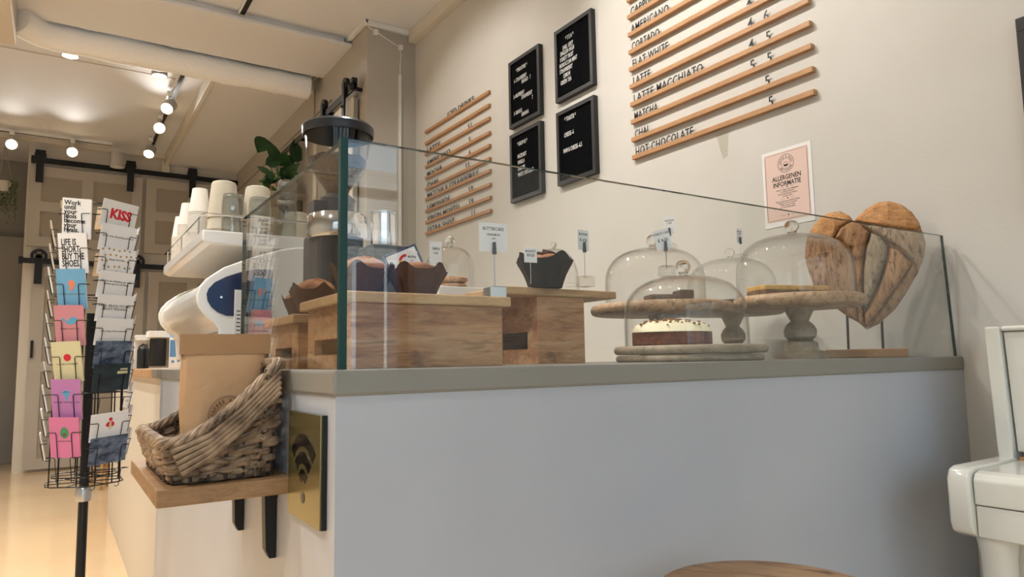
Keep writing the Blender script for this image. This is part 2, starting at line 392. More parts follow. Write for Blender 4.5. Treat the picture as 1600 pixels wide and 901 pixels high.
# the dropped board of the beam, its white riser, and the insulated pipe behind it
struct(MB().box(-0.33, 1.895, 5.2, 5.94, 3.66, 3.685).build('ceiling_beam', 'ceiling_paint', smooth=False, bevel=0.003))
struct(MB().box(-3.2, 1.84, 5.24, 5.9, 3.685, ZC).build('trim_2', 'white_gloss', smooth=False))
struct(MB().box(-3.2, -0.33, 5.0, 5.92, 3.42, ZC).build('ceiling_box', 'cream_paint', smooth=False, bevel=0.004))
p = [(x, 6.06, 3.60) for x in [-0.10+0.1*i for i in range(20)]]
pr = [0.105+0.004*math.sin(i*2.1)+0.003*math.sin(i*5.3) for i in range(20)]
e = [(-0.34, 5.86, 3.60), (-0.28, 5.95, 3.60), (-0.20, 6.03, 3.60)]
b = MB().tube(e+p, 0.11, 20, rs=[0.105]*3+pr)
for x in (0.42, 1.10, 1.52): b.tube([(x-0.012, 6.06, 3.60), (x+0.012, 6.06, 3.60)], 0.112, 20)
tag(b.build('insulated_pipe', 'pipe_white'), 'thick white wrapped pipe running under the ceiling behind the beam', 'pipe')
# thin seams of the ceiling boards
struct(MB().box(-3.2, 0.86, 6.80, 6.806, ZC-0.003, ZC).build('trim_3', 'taupe_dark', smooth=False))
struct(MB().box(-3.2, 1.05, YB-0.13, YB-0.06, ZC-0.05, ZC).build('trim_4', 'cream_paint', smooth=False, bevel=0.004))
struct(MB().box(1.0, 1.09, YB-0.09, YB-0.05, 3.5, 3.66).build('trim_5', 'cream_paint', smooth=False, bevel=0.004))
# white trunking along the right wall top and around the cupboard block
struct(MB().box(2.235, XW, -2.8, 4.87, 3.64, ZC).build('trim_6', 'cream_paint', smooth=False, bevel=0.004))
struct(MB().box(1.87, 2.235, 4.845, 4.88, 3.695, ZC).build('trim_7', 'white_gloss', smooth=False, bevel=0.004))
struct(MB().box(1.86, 1.893, 4.845, YB, 3.705, ZC).build('trim_8', 'white_gloss', smooth=False, bevel=0.004))
# panel mouldings high on the cupboard block
struct(MB().box(1.885, 1.895, 5.7, YB, 3.37, 3.385).build('trim_9', 'taupe_dark', smooth=False))
struct(MB().box(1.885, 1.895, 6.15, 6.165, 3.3, 3.63).build('trim_10', 'taupe_dark', smooth=False))
# cable and conduit on the end of the block
b = MB().tube([(1.90, 4.86, 3.68), (1.95, 4.865, 3.665), (2.16, 4.87, 3.585), (2.172, 4.87, 3.52), (2.165, 4.87, 3.44), (2.163, 4.87, 3.3), (2.163, 4.87, 1.2)], 0.004)
b.box(2.152, 2.172, 4.862, 4.88, 1.2, 3.36)
b.box(2.15, 2.18, 4.85, 4.88, 3.565, 3.60); b.box(1.945, 1.975, 4.85, 4.88, 3.64, 3.675)
tag(b.build('wall_conduit', 'white_gloss'), 'thin white cable conduit running down the corner by the menu wall', 'cable')
# clear tape scrap on the wall
MBt = MB().prism([(1.93, 2.06), (1.865, 2.065), (1.875, 1.955), (1.90, 1.95)], XW-0.0012, XW-0.0002, 'YZX')
tag(MBt.build('tape_strip', 'tape_clear', smooth=False), 'torn strip of clear tape on the wall under the large menu', 'tape')

# ---- back cabinet wall at the far end
X0, X1 = -0.355, 1.895
b = MB().box(X0, X1, YB, YB+0.55, 0, ZC)
cab = struct(b.build('wall_cabinet', 'cream_paint', smooth=False))
def door_panel(name, x0, x1, z0, z1, cols, rows, y=YB, t=0.045, label=None, m='taupe_paint', gaps=None):
    root = thing(name, label, 'door', ((x0+x1)/2, y-0.03, z0)); st = 0.115
    b = MB().box(x0, x1, y-0.03-t+0.012, y-0.03, z0, z1)
    b.build('door_leaf', 'taupe_dark', root, world=True, smooth=False)
    f = MB(); yy0, yy1 = y-0.03-t, y-0.03-t+0.0121
    f.box(x0, x0+st, yy0, yy1, z0, z1).box(x1-st, x1, yy0, yy1, z0, z1)
    w = (x1-x0-2*st); h = (z1-z0)
    rr = rows
    zs = [z0]+[z0+h*k for k in rr]+[z1]
    for k, z in enumerate(zs):
        a = z-st/2 if 0 < k < len(zs)-1 else (z if k == 0 else z-st)
        f.box(x0+st, x1-st, yy0, yy1, a, a+st)
    for c in range(1, cols):
        xx = x0+st+w*c/cols
        for k in range(len(zs)-1):
            f.box(xx-st/2, xx+st/2, yy0, yy1, zs[k]+(st if k == 0 else st/2), zs[k+1]-(st if k == len(zs)-2 else st/2))
    f.build('door_frame', m, root, world=True, smooth=False)
    return root
def barn_rail(name, x0, x1, z, y, label):
    r = thing(name, label, 'rail', (x0, y, z))
    MB().box(x0, x1, y-0.10, y-0.088, z-0.03, z+0.03).build('bar', 'black_metal', r, world=True, smooth=False)
    x = x0+0.02
    MB().box(x-0.02, x+0.02, y-0.12, y-0.08, z-0.04, z+0.04).build('stopper', 'black_metal', r, world=True, smooth=False)
    for q in (x0+0.3, (x0+x1)/2, x1-0.3): MB().tube([(q, y-0.0879, z), (q, y, z)], 0.014, 8).build('spacer', 'black_metal', r, world=True)
    return r
def roller(parent, x, z, y, big=False, drop=0.26):
    mtx = frame((x, y-0.095, z+0.055), (1, 0, 0), (0, 0, 1))
    if big:
        b = MB(); 
        for poly in bands(0, 0, 0.05, 0.082): b.prism(poly, -0.012, 0.016, mtx=mtx)
        for k in range(4):
            a = PI/4+k*PI/2
            b.tube([mtx @ Vector((0, 0, 0.004)), mtx @ Vector((0.06*math.cos(a), 0.06*math.sin(a), 0.004))], 0.009, 6)
        b.prism(circ(0, 0, 0.025), -0.02, 0.03, mtx=mtx)
    else:
        b = MB().prism(circ(0, 0, 0.058), -0.02, 0.02, mtx=mtx)
        b.prism([(-0.05, 0.03), (0.05, 0.03), (0.05, 0.06), (-0.05, 0.06)], -0.021, 0.021, mtx=mtx)
    r = b.build('wheel', 'black_metal', parent, world=True)
    MB().box(x-0.036, x+0.036, y-0.125, y-0.110, z-drop, z+0.06).build('strap', 'black_metal', parent, world=True, smooth=False)
barn_rail('barn_door_rail', -0.325, 1.9, 3.485, YB, 'upper black sliding rail across the far cabinet wall')
barn_rail('barn_door_rail', -0.39, 1.9, 2.33, YB, 'lower black sliding rail across the far cabinet wall')
d = door_panel('sliding_door', -0.33, 0.80, 2.50, 3.42, 2, [0.50], label='taupe upper sliding door with four recessed panels')
roller(d, -0.24, 3.485, YB); roller(d, 0.665, 3.485, YB)
d = door_panel('sliding_door', 0.84, 1.88, 2.50, 3.42, 2, [0.5], label='taupe upper sliding door partly behind the cup stacks')
roller(d, 1.35, 3.485, YB)
d = door_panel('sliding_door', -0.25, 0.86, 0.03, 2.27, 2, [0.5], label='tall taupe lower sliding door behind the card rack', t=0.04)
roller(d, -0.205, 2.33, YB, True); roller(d, 0.77, 2.33, YB, True)
MB().box(-0.285+0.045, -0.215, YB-0.1, YB-0.075, 1.25, 1.44).build('handle', 'black_metal', d, world=True, smooth=False)
d = door_panel('sliding_door', 0.90, 1.88, 0.03, 2.27, 2, [0.5], label='tall taupe lower sliding door behind the coffee machine', t=0.04)
# left side recess
struct(MB().box(-0.95, -0.356, 10.45, 10.6, 0, 2.75).build('door_1', 'grey_paint', smooth=False, bevel=0.01))
b = MB().box(-1.0, -0.62, 9.55, 9.9, 0, 0.50)
cb = tag(b.build('cardboard_box', 'cardboard', smooth=False, bevel=0.004), 'brown cardboard box on the floor beside the far cabinets', 'box')
flat('printed_mark', bands(0, 0, 0.035, 0.05), 'ink_brown', cb, frame((-0.72, 9.549, 0.27), (1, 0, 0), (0, 0, 1)))

# ---- sliding door on the side of the cupboard block
d = thing('sliding_door', 'taupe cupboard door hanging from the black rail above the grinder', 'door', (1.86, 5.3, 0.6))
MB().box(1.845, 1.878, 5.02, 6.0, 0.6, 3.17).build('door_leaf', 'taupe_dark', d, world=True, smooth=False)
b = MB().box(1.833, 1.846, 5.02, 5.12, 0.6, 3.17).box(1.833, 1.846, 5.9, 6.0, 0.6, 3.17).box(1.833, 1.846, 5.45, 5.55, 0.6, 3.17).box(1.833, 1.846, 5.12, 5.9, 3.06, 3.17)
b.build('door_frame', 'cream_paint', d, world=True, smooth=False, bevel=0.003)
for y in (5.13, 5.66):
    b = MB().lathe([(0, -0.016), (0.055, -0.016), (0.055, 0.016), (0, 0.016)], 20, mtx=frame((1.82, y, 3.30), (0, 1, 0), (0, 0, 1)))
    b.build('wheel', 'black_metal', d, world=True)
    MB().box(1.795, 1.81, y-0.025, y+0.025, 2.98, 3.31).build('strap', 'black_metal', d, world=True, smooth=False)
    MB().sphere((1.79, y, 3.02), 0.012, 8, 6).sphere((1.79, y, 3.12), 0.012, 8, 6).build('bolt', 'black_metal', d, world=True)
r = thing('barn_door_rail', 'black sliding rail on the side of the cupboard block', 'rail', (1.84, 4.9, 3.22))
MB().box(1.815, 1.826, 4.93, 7.4, 3.195, 3.25).build('bar', 'black_metal', r, world=True, smooth=False)
for y in (4.98, 5.6, 6.4, 7.2): MB().tube([(1.8262, y, 3.222), (1.895, y, 3.222)], 0.016, 8).build('spacer', 'black_metal', r, world=True)
MB().sphere((1.80, 4.95, 3.225), 0.028, 10, 8).box(1.80, 1.84, 4.93, 4.97, 3.2, 3.29).build('stopper', 'black_metal', r, world=True)

# ------------------------------------------------------------------ lamps
def can_lamp(loc, label, glow='lamp_glow', d=0.055, h=0.12, energy=9, on=True, group=None):
    r = thing('ceiling_spotlight', label, 'lamp', loc, 0, group)
    MB().lathe([(0, 0), (d, 0), (d, -h), (d-0.006, -h), (d-0.006, -h+0.012), (0, -h+0.012)], 28).build('housing', 'lamp_grey', r)
    MB().lathe([(0, -h+0.011), (d-0.007, -h+0.011), (d-0.007, -h+0.002), (0, -h+0.002)], 28).build('lens', glow if on else 'paper_white', r)
    if on:
        light('downlight', 'SPOT', (loc[0], loc[1], loc[2]-h-0.01), energy, WARM, (loc[0], loc[1], 0), spot_size=2.4, spot_blend=0.6, shadow_soft_size=0.04)
    return r
can_lamp((-0.003, 6.35, ZC), 'round white downlight on the ceiling below the pipe elbow', d=0.062, h=0.15, energy=45)
can_lamp((0.640, 6.42, ZC), 'round white downlight on the ceiling next to the light track', d=0.062, h=0.15, energy=45)
can_lamp((0.505, 9.1, 3.60), 'white unlit can lamp hanging before the upper sliding door', d=0.075, h=0.17, on=False)
def track(name, x, y0, y1, label, axis='Y', z=ZC, y=0):
    r = thing(name, label, 'light track', (x, y0, z))
    b = MB()
    if axis == 'Y': b.box(x-0.018, x+0.018, y0, y1, z-0.03, z)
    else: b.box(y0, y1, x-0.018, x+0.018, z-0.03, z)
    b.build('rail', 'black_metal', r, world=True, smooth=False)
    c = MB()
    if axis == 'Y': c.box(x-0.030, x-0.018, y0, y1, z-0.032, z).box(x+0.018, x+0.022, y0, y1, z-0.032, z)
    else: c.box(y0, y1, x-0.030, x-0.018, z-0.032, z)
    c.build('rail_side', 'white_gloss', r, world=True, smooth=False)
    return r
track('light_track', 0.845, 6.45, 9.3, 'black and white light track on the ceiling over the aisle')
track('light_track', 1.05, -2.2, 5.2, 'light track on the ceiling above the serving counter')
track('light_track', 9.2, -2.8, 0.45, 'light track on the ceiling just before the far cabinets', axis='X')
def track_spot(loc, aim, label, energy, glow='lamp_glow', d=0.058, L=0.13, on=True, group=None, size=1.5):
    """loc: middle of the can, hanging on an arm from the ceiling"""
    r = thing('track_spotlight', label, 'lamp', loc, 0, group)
    v = (Vector(aim)-Vector(loc)).normalized(); u = v.orthogonal(); mtx = frame(loc, u, v.cross(u))
    MB().lathe([(0, -L/2), (d*0.9, -L/2), (d, -L/2+0.01), (d, L/2), (d-0.006, L/2), (d-0.006, L/2-0.012), (0, L/2-0.012)], 28, mtx=mtx).build('housing', 'lamp_grey', r, world=True)
    MB().lathe([(0, L/2-0.013), (d-0.007, L/2-0.013), (d-0.007, L/2-0.003), (0, L/2-0.003)], 28, mtx=mtx).build('lens', glow, r, world=True)
    b = MB().tube([loc, (loc[0], loc[1], ZC-0.06)], 0.011, 8); b.box(loc[0]-0.022, loc[0]+0.022, loc[1]-0.06, loc[1]+0.06, ZC-0.075, ZC-0.03)
    b.build('arm', 'white_gloss', r, world=True)
    if on:
        q = Vector(loc)+v*(L/2+0.01)
        light('track_light', 'SPOT', q, energy, WARM, q+v, spot_size=size, spot_blend=0.5, shadow_soft_size=0.035)
track_spot((0.80, 7.12, 3.575), (0.0, 5.6, 2.2), 'white track spotlight nearest the pipe, tilted left', 55)
track_spot((0.80, 7.85, 3.575), (0.05, 0.0, 1.6), 'white track spotlight in the middle of the aisle track, aimed at the viewer', 60, size=1.2)
track_spot((0.80, 8.70, 3.56), (0.2, 7.2, 1.8), 'white track spotlight at the far end of the aisle track', 40)
track_spot((-0.50, 9.18, 3.57), (-0.3, 4.0, 1.8), 'lit track spotlight over the grey recess beside the cabinets', 28)
track_spot((0.06, 9.18, 3.56), (0.0, 0.0, 1.5), 'glaring track spotlight over the top of the upper sliding door', 36, size=1.2)
for i, (loc, aim, en) in enumerate(SPOT_TRACK):  # the counter track lamps together with the added display fill
    track_spot(loc, aim, 'white track spotlight over the serving counter', en, group='spotlights on the counter track', size=1.9)
for x, y in ((-1.6, 4.2), (-1.6, 1.9), (-1.6, 7.2), (-0.5, 4.4), (-0.5, 2.6), (-1.3, 0.3)):  # unseen lamps added as fill, to brighten the ceiling, floor and piano
    can_lamp((x, y, ZC), 'added unseen fill downlight over the seating side', energy=135, group='added fill downlights over the seating side', d=0.062, h=0.13)

# ------------------------------------------------------------------ counter
cx0, cx1, cy0 = 0.357, XW, 1.041
ct = thing('serving_counter', 'white L shaped serving counter with taupe worktop', 'counter', (0.36, 1.05, 0))
MB().box(cx0, cx1-0.002, cy0, cy0+0.02, 0, 1.0799).build('front_panel', 'white_panel', ct, world=True, smooth=False)
b = MB().box(cx0+0.0002, cx0+0.02, cy0+0.0201, 3.15, 0, 1.0799)
b.build('side_panel', 'white_panel', ct, world=True, smooth=False)
MB().box(0.379, 0.399, 3.15, 6.28, 0, 1.0799).build('side_panel', 'cream_paint', ct, world=True, smooth=False)
MB().box(0.379, 1.0, 6.2801, 6.3, 0, 1.0799).build('end_panel', 'cream_paint', ct, world=True, smooth=False)
poly = [(0.352, 1.036), (2.298, 1.036), (2.298, 1.95), (1.04, 1.95), (1.04, 3.4), (0.352, 3.4)]
MB().prism(poly, 1.08, 1.12).build('worktop', 'worktop', ct, world=True, smooth=False, bevel=0.005)
MB().box(0.352, 1.04, 3.402, 6.34, 1.08, 1.12).build('worktop', 'worktop_wood', ct, world=True, smooth=False, bevel=0.004)
MB().box(1.02, 1.035, 1.95, 6.2, 0.02, 1.08).build('back_panel', 'white_panel', ct, world=True, smooth=False)
# glass screen: side sheet, front sheet with sloping top
gs = thing('glass_screen', 'glass screen along the counter edge with sloping top', 'glass screen', (0.37, 1.06, 1.12))
pf = [(0.372, 1.1205), (2.278, 1.1205), (2.262, 1.487), (0.372, 1.487)]
MB().prism([(0.378, 1.1205), (2.288, 1.1205), (2.262, 1.487), (0.378, 1.487)], 1.052, 1.060, 'XZY').build('front_sheet', 'sheet_glass', gs, world=True, smooth=False)
MB().box(0.366, 0.374, 1.062, 1.745, 1.1205, 1.482).build('side_sheet', 'sheet_glass', gs, world=True, smooth=False)
b = MB().box(0.3655, 0.3775, 1.0515, 1.0615, 1.1205, 1.4875)
b.build('polished_edge', 'glass_edge', gs, world=True, smooth=False)
b = MB().box(0.366, 0.374, 1.7455, 1.7475, 1.1205, 1.482).box(0.378, 2.262, 1.052, 1.060, 1.4872, 1.4880).box(0.366, 0.374, 1.062, 1.745, 1.4822, 1.4830)
b.prism([(2.2885, 1.1205), (2.2900, 1.1205), (2.264, 1.487), (2.2625, 1.487)], 1.052, 1.060, 'XZY')
b.build('polished_edge', 'glass_edge', gs, world=True, smooth=False)

# brass wifi plaque on the side panel
pl = thing('wifi_plaque', 'brass plaque with a black wireless symbol on the counter side', 'sign', (0.357, 1.17, 0.878))
MB().box(0.349, 0.357, 1.077, 1.253, 0.877, 1.05).build('backing', 'black_gloss', pl, world=True, smooth=False)
MB().box(0.3465, 0.349, 1.080, 1.253, 0.877, 1.05).build('brass_face', 'brass', pl, world=True, smooth=False)
mtx = frame((0.3465, 1.166, 0.928), (0, -1, 0), (0, 0, 1))
a0, a1 = math.radians(42), math.radians(138)
flat('wireless_symbol', bands(0, 0, 0.068, 0.088, a0, a1, 14)+bands(0, 0, 0.040, 0.059, a0, a1, 12)+bands(0, 0, 0.014, 0.031, a0, a1, 10)+[circ(0, -0.014, 0.009, 14)], 'black_gloss', pl, mtx, 0.001)

# ------------------------------------------------------------------ wall shelf, brackets, basket, bag
SZ = 0.935
sh = thing('wall_shelf', 'small wooden shelf fixed to the counter side under the basket', 'shelf', (0.26, 1.5, 0.9))
MB().box(0.142, 0.3568, 1.255, 1.70, SZ-0.028, SZ).build('board', 'shelf_wood', sh, world=True, smooth=False, bevel=0.002)
for y in (1.375, 1.64):
    b = MB().prism([(0.3568, 0.775), (0.3568, SZ-0.0281), (0.334, SZ-0.0281), (0.338, 0.790), (0.345, 0.775)], y-0.013, y+0.013, 'XZY').box(0.19, 0.3568, y-0.019, y+0.019, SZ-0.034, SZ-0.028)
    b.prism([(0.3568, 0.885), (0.3568, 0.905), (0.330, 0.905)], y-0.019, y+0.019, 'XZY')
    b.build('bracket', 'black_metal', sh, world=True, smooth=False, bevel=0.001)

bk = thing('wicker_basket', 'grey brown wicker basket with sloping rim on the small shelf', 'basket', (0.255, 1.43, SZ))
bx0, bx1, by0, by1, rc = 0.150, 0.340, 1.272, 1.615, 0.028
def perim(n, inset):
    x0, x1, y0, y1 = bx0+inset, bx1-inset, by0+inset, by1-inset; r = max(rc-inset*0.3, 0.012); pts = []
    segs = []
    for (cx, cy, a) in ((x1-r, y0+r, -PI/2), (x1-r, y1-r, 0), (x0+r, y1-r, PI/2), (x0+r, y0+r, PI)):
        for k in range(6): segs.append((cx+r*math.cos(a+k*PI/10), cy+r*math.sin(a+k*PI/10)))
    segs.append(segs[0]); L = [0]
    for a, c in zip(segs, segs[1:]): L.append(L[-1]+math.dist(a, c))
    j = 0
    for i in range(n):
        t = L[-1]*i/n
        while L[j+1] < t: j += 1
        f = (t-L[j])/(L[j+1]-L[j]); x = segs[j][0]+(segs[j+1][0]-segs[j][0])*f; y = segs[j][1]+(segs[j+1][1]-segs[j][1])*f
        nx, ny = (segs[j+1][1]-segs[j][1]), -(segs[j+1][0]-segs[j][0]); l = math.hypot(nx, ny) or 1
        pts.append((x, y, nx/l, ny/l))
    return pts
def rimz(x):
    t = min(max((x-bx0-0.01)/(bx1-bx0-0.02), 0), 1)
    return 1.000+(1.128-1.000)*t**1.55
NST = 34; PP = NST*6
ws = MB(); rows = 11
for k in range(rows):
    for tw in (0, 1):
        t = (k+0.18+tw*0.5)/rows*0.95; ins = 0.020*(1-t)**1.5; pts = []
        ph = random.random()*6
        for i, (x, y, nx, ny) in enumerate(perim(PP, ins)):
            s_ = math.cos(PI*(i/6)+PI*((k+tw*0) % 2)); off = 0.0060*s_*(1 if tw == 0 else 0.9)
            lo = SZ+0.006+t*0.060; hi = SZ+0.006+(rimz(x)-SZ-0.006)*t
            z = lo*(1-t)+hi*t + 0.0016*math.sin(i*0.21+ph)+0.0012*math.sin(i*0.67+ph*2)
            pts.append((x+nx*off, y+ny*off, z))
        r0 = 0.0050 if tw == 0 else 0.0040
        ws.tube(pts, r0, 7, closed=True, rs=[r0*(1+0.2*math.sin(i*0.31+ph)) for i in range(PP)])
ws.build('woven_sides', 'wicker', bk, world=True)
st = MB()
for i, (x, y, nx, ny) in enumerate(perim(NST, 0.01)):
    st.tube([(x-nx*0.012*0, y, SZ+0.004), (x, y, rimz(x)-0.003)], 0.0036, 6)
st.build('stakes', 'wicker_dark', bk, world=True)
rm = MB()
for q in range(4):
    pts = []
    for i, (x, y, nx, ny) in enumerate(perim(PP, 0)):
        a = i*2*PI/(PP/17)+q*PI/2
        pts.append((x+nx*0.0075*math.cos(a), y+ny*0.0075*math.cos(a), rimz(x)+0.004+0.0065*math.sin(a)))
    rm.tube(pts, 0.0052, 7, closed=True)
for q in range(5):   # long diagonal canes following the sloping rim on the near end
    o_ = 0.010+q*0.009
    rm.tube([(bx0+0.012+q*0.004, by0-0.009-0.002*(q % 2), rimz(bx0)-o_+0.002), (bx0+0.07, by0-0.012, rimz(bx0+0.07)-o_), (bx1-0.07, by0-0.011, rimz(bx1-0.07)-o_), (bx1-0.006, by0-0.007, rimz(bx1)-o_)], 0.0046, 7)
rm.build('rim', 'wicker', bk, world=True)
MB().box(bx0+0.02, bx1-0.02, by0+0.02, by1-0.02, SZ+0.001, SZ+0.008).build('bottom', 'wicker_dark', bk, world=True, smooth=False)

bag = thing('coffee_bag', 'brown kraft paper coffee bag standing in the wicker basket', 'bag', (0.268, 1.40, SZ+0.009), math.radians(-6))
b = MB(); nx_, nz_ = 14, 22; Wb, Hb = 0.148, 0.242
for side in (-1, 1):
    vs = []; fs = []
    for j in range(nz_+1):
        v = j/nz_; th = 0.032*max(0, 1-v/0.86)**0.7+0.0022
        for i in range(nx_+1):
            u = i/nx_*2-1; w_ = Wb/2*(1.0+0.06*v-0.02*math.sin(v*9))
            bul = th*(1-abs(u)**4)+0.0
            n_ = noise.noise(Vector((u*2.5, v*5, side*3)))*0.009*max(0, 1-v/0.86)*(1-abs(u)**3)
            vs.append((u*w_, side*(bul+n_), v*Hb+0.004*v*u))
    for j in range(nz_):
        for i in range(nx_):
            a = j*(nx_+1)+i; fs.append((a, a+1, a+nx_+2, a+nx_+1))
    b.add(vs, fs)
bg_o = b.build('bag_body', 'kraft', bag)
bm = bmesh.new(); bm.from_mesh(bg_o.data); bmesh.ops.remove_doubles(bm, verts=bm.verts, dist=0.0008); bmesh.ops.holes_fill(bm, edges=[e for e in bm.edges if e.is_boundary], sides=0); bmesh.ops.recalc_face_normals(bm, faces=bm.faces); bm.to_mesh(bg_o.data); bm.free()
MB().box(-0.0792, 0.0792, -0.0048, 0.0048, 0.207, 0.2445).build('sealed_top', 'kraft_dark', bag, smooth=False)
bm_w = wm(bag) @ frame((0.004, -0.0335, 0.096), (1, 0, 0), (0, 0.12, 1))
flat('stamp_ring', bands(0, 0, 0.0335, 0.0345, n=36)+bands(0, 0, 0.0312, 0.0318, n=36)+bands(0, 0, 0.0205, 0.0212, n=30)+bands(0, 0.0, 0.004, 0.011, PI, 2*PI, 10), 'ink_brown', bag, bm_w, 0.003)
def ring_text(name, s, r, size, m, parent, mtx, a_mid, step, inside=False, bold=0.02, depth=0.0003):
    out = []; n = len(s)
    for i, ch in enumerate(s):
        if ch == ' ': continue
        a = a_mid-(i-(n-1)/2)*step if not inside else a_mid+(i-(n-1)/2)*step
        rot = a-PI/2 if not inside else a+PI/2
        o = text('letter', ch, size, m, parent, mtx @ Matrix.Translation((r*math.cos(a), r*math.sin(a), 0)) @ Matrix.Rotation(rot, 4, 'Z') @ Matrix.Translation((0, -size*0.35, 0)), 'CENTER', 0.8, bold, depth)
        out.append(o)
    return join(name, out)
ring_text('stamp_lettering', 'COFFEE & COCOS', 0.0262, 0.0088, 'ink_brown', bag, bm_w, PI/2, 0.235, depth=0.003)
ring_text('stamp_lettering', 'AMSTERDAM', 0.0262, 0.0088, 'ink_brown', bag, bm_w, -PI/2, 0.26, True, depth=0.003)

# ------------------------------------------------------------------ card rack
RX, RY = 0.108, 3.10
ZR = lambda z: 1.13+(z-1.13)*1.152
rk = thing('postcard_rack', 'black wire revolving postcard rack on a single pole', 'card rack', (RX, RY, 0))
MB().lathe([(0, 0), (0.17, 0), (0.17, 0.012), (0.03, 0.02), (0, 0.02)], 32).build('base', 'black_metal', rk)
MB().lathe([(0, 0.02), (0.0165, 0.02), (0.0165, 1.335), (0, 1.335)], 16).build('pole', 'black_metal', rk)
MB().lathe([(0.017, 0.64), (0.025, 0.64), (0.028, 0.655), (0.028, 0.68), (0.023, 0.69), (0.017, 0.69)], 20).build('collar', 'steel', rk)
R1 = 0.118
def colpt(phi, s_, r, z):   # s_ sideways, r outwards from the pole
    n = Vector((math.sin(phi), -math.cos(phi), 0)); t = Vector((math.cos(phi), math.sin(phi), 0))
    return n*r+t*s_+Vector((0, 0, z))
PH = [math.radians(a) for a in (-30, 30, 90, 150, -150, -90)]
for z, r in ((0.765, 0.118), (0.79, 0.10), (1.05, 0.10), (1.36, 0.10), (1.66, 0.10)):
    pts = []; z = ZR(z); b = MB()
    for a in [math.radians(-60+60*i) for i in range(6)]:
        for da in (-0.12, 0.12): pts.append(Vector((math.sin(a+da)*r*1.12, -math.cos(a+da)*r*1.12, z)))
    b.tube(pts, 0.0024, 5, closed=True)
    if z < 1.6:
        for a in PH: b.tube([(0, 0, z), colpt(a, 0, r, z)], 0.002, 5)
    b.build('wire_ring', 'black_wire', rk)
for a in PH:
    for s_ in (-0.032, 0.032):
        MB().tube([colpt(a, s_, 0.112, ZR(0.762)), colpt(a, s_, 0.108, ZR(1.64))], 0.0026, 6).build('upright', 'black_wire', rk)
TL = math.radians(11)
def pocket(phi, w, h, zt):
    """wire pocket whose card has its top edge at height zt"""
    zt = ZR(zt); b = MB(); zb = zt-h*math.cos(TL); d0 = R1+0.004
    def P(s_, v, out=0.0): return colpt(phi, s_, d0+out+math.sin(TL)*v, zb+math.cos(TL)*v)
    hh = h*0.62
    for sg in (-1, 1):
        b.tube([P(sg*(w/2+0.006), hh, -0.012), P(sg*(w/2+0.004), hh, 0.008), P(sg*(w/2-0.022), hh, 0.009), P(sg*(w/2-0.025), hh-0.004, 0.009), P(sg*(w/2-0.025), 0.0, 0.009), P(sg*(w/2-0.025), -0.004, 0.0), P(sg*(w/2-0.025), -0.003, -0.014)], 0.0014, 5)
    b.tube([P(-w/2-0.006, hh, -0.012), P(0, hh, -0.014), P(w/2+0.006, hh, -0.012)], 0.0014, 5)
    return b.build('card_pocket', 'black_wire', rk)
def card(phi, w, h, zt, m, label, art=None, tilt=0, n=3, group=None, sx=0.0, two='card_white'):
    zt = ZR(zt); zb = zt-h*math.cos(TL)
    o = rk.matrix_basis @ Matrix.Translation(colpt(phi, sx, R1+0.009, zb))
    t = Vector((math.cos(phi), math.sin(phi), 0)); nrm = Vector((math.sin(phi), -math.cos(phi), 0))
    upv = Vector((0, 0, 1))*math.cos(TL)+nrm*math.sin(TL)
    mtx = frame(o.translation, t, upv) @ Matrix.Rotation(math.radians(tilt), 4, 'Z')
    r = thing('postcard', label, 'postcard', o.translation+Vector((0, 0, 0.0)), 0, group)
    MB().box(-w/2, w/2, 0, h, 0, 0.0012, mtx).build('card_front', m, r, world=True, smooth=False)
    MB().box(-w/2+0.002, w/2+0.001, 0.001, h-0.002, -0.0028, -0.0004, mtx).build('spare_cards', two, r, world=True, smooth=False)
    if art: art(r, mtx @ Matrix.Translation((0, 0, 0.0012)), w, h)
    return r
T = lambda x, y: Matrix.Translation((x, y, 0))
def art_work(r, m, w, h):
    text('lettering', 'Work\nuntil\nyour\nidols\nbecome\nyour\nrivals.', 0.0235, 'letter_black', r, m @ T(-0.044, h-0.024), bold=0.022, line=0.70)
def art_life(r, m, w, h): text('lettering', 'LIFE IS\nSHORT.\nBUY THE\nSHOES.', 0.033, 'letter_black', r, m @ T(-0.040, h-0.044), xs=0.60, bold=0.02, line=0.78)
def art_kiss(r, m, w, h): text('lettering', 'KISS', 0.050, 'ink_red', r, m @ T(0.006, h-0.066), 'CENTER', 0.92, 0.05)
def cap(s, size=0.0065, y=0.035, mm='ink_grey', x=0): 
    return lambda r, m, w, h: text('lettering', s, size, mm, r, m @ T(x, y), 'CENTER', 1.0, 0.0, line=0.9)
def art_blue(r, m, w, h):
    flat('picture', [[(-0.012, 0.092), (-0.002, 0.106), (0.010, 0.102), (0.014, 0.090), (0.008, 0.076), (-0.002, 0.066), (-0.008, 0.072), (-0.003, 0.082)]], 'ink_orange', r, m); cap('IT TAKES TWO TO TANGO', 0.0075, 0.052)(r, m, w, h)
def art_whale(r, m, w, h):
    flat('picture', [[(-0.026, 0.092), (-0.018, 0.090), (-0.010, 0.080), (0.004, 0.074), (0.020, 0.080), (0.030, 0.092), (0.028, 0.100), (0.010, 0.104), (0.000, 0.096), (-0.012, 0.086), (-0.016, 0.098), (-0.024, 0.100)]], 'ink_sky', r, m); cap('WHALEY LOVE YOU', 0.0075, 0.058)(r, m, w, h)
def art_cherry(r, m, w, h):
    flat('picture', [[(p[0], p[1]*1.0) for p in circ(0.002, 0.088, 0.013, 20)]], 'ink_red', r, m); cap('YOU ARE CUTE BERRY', 0.0075, 0.062)(r, m, w, h)
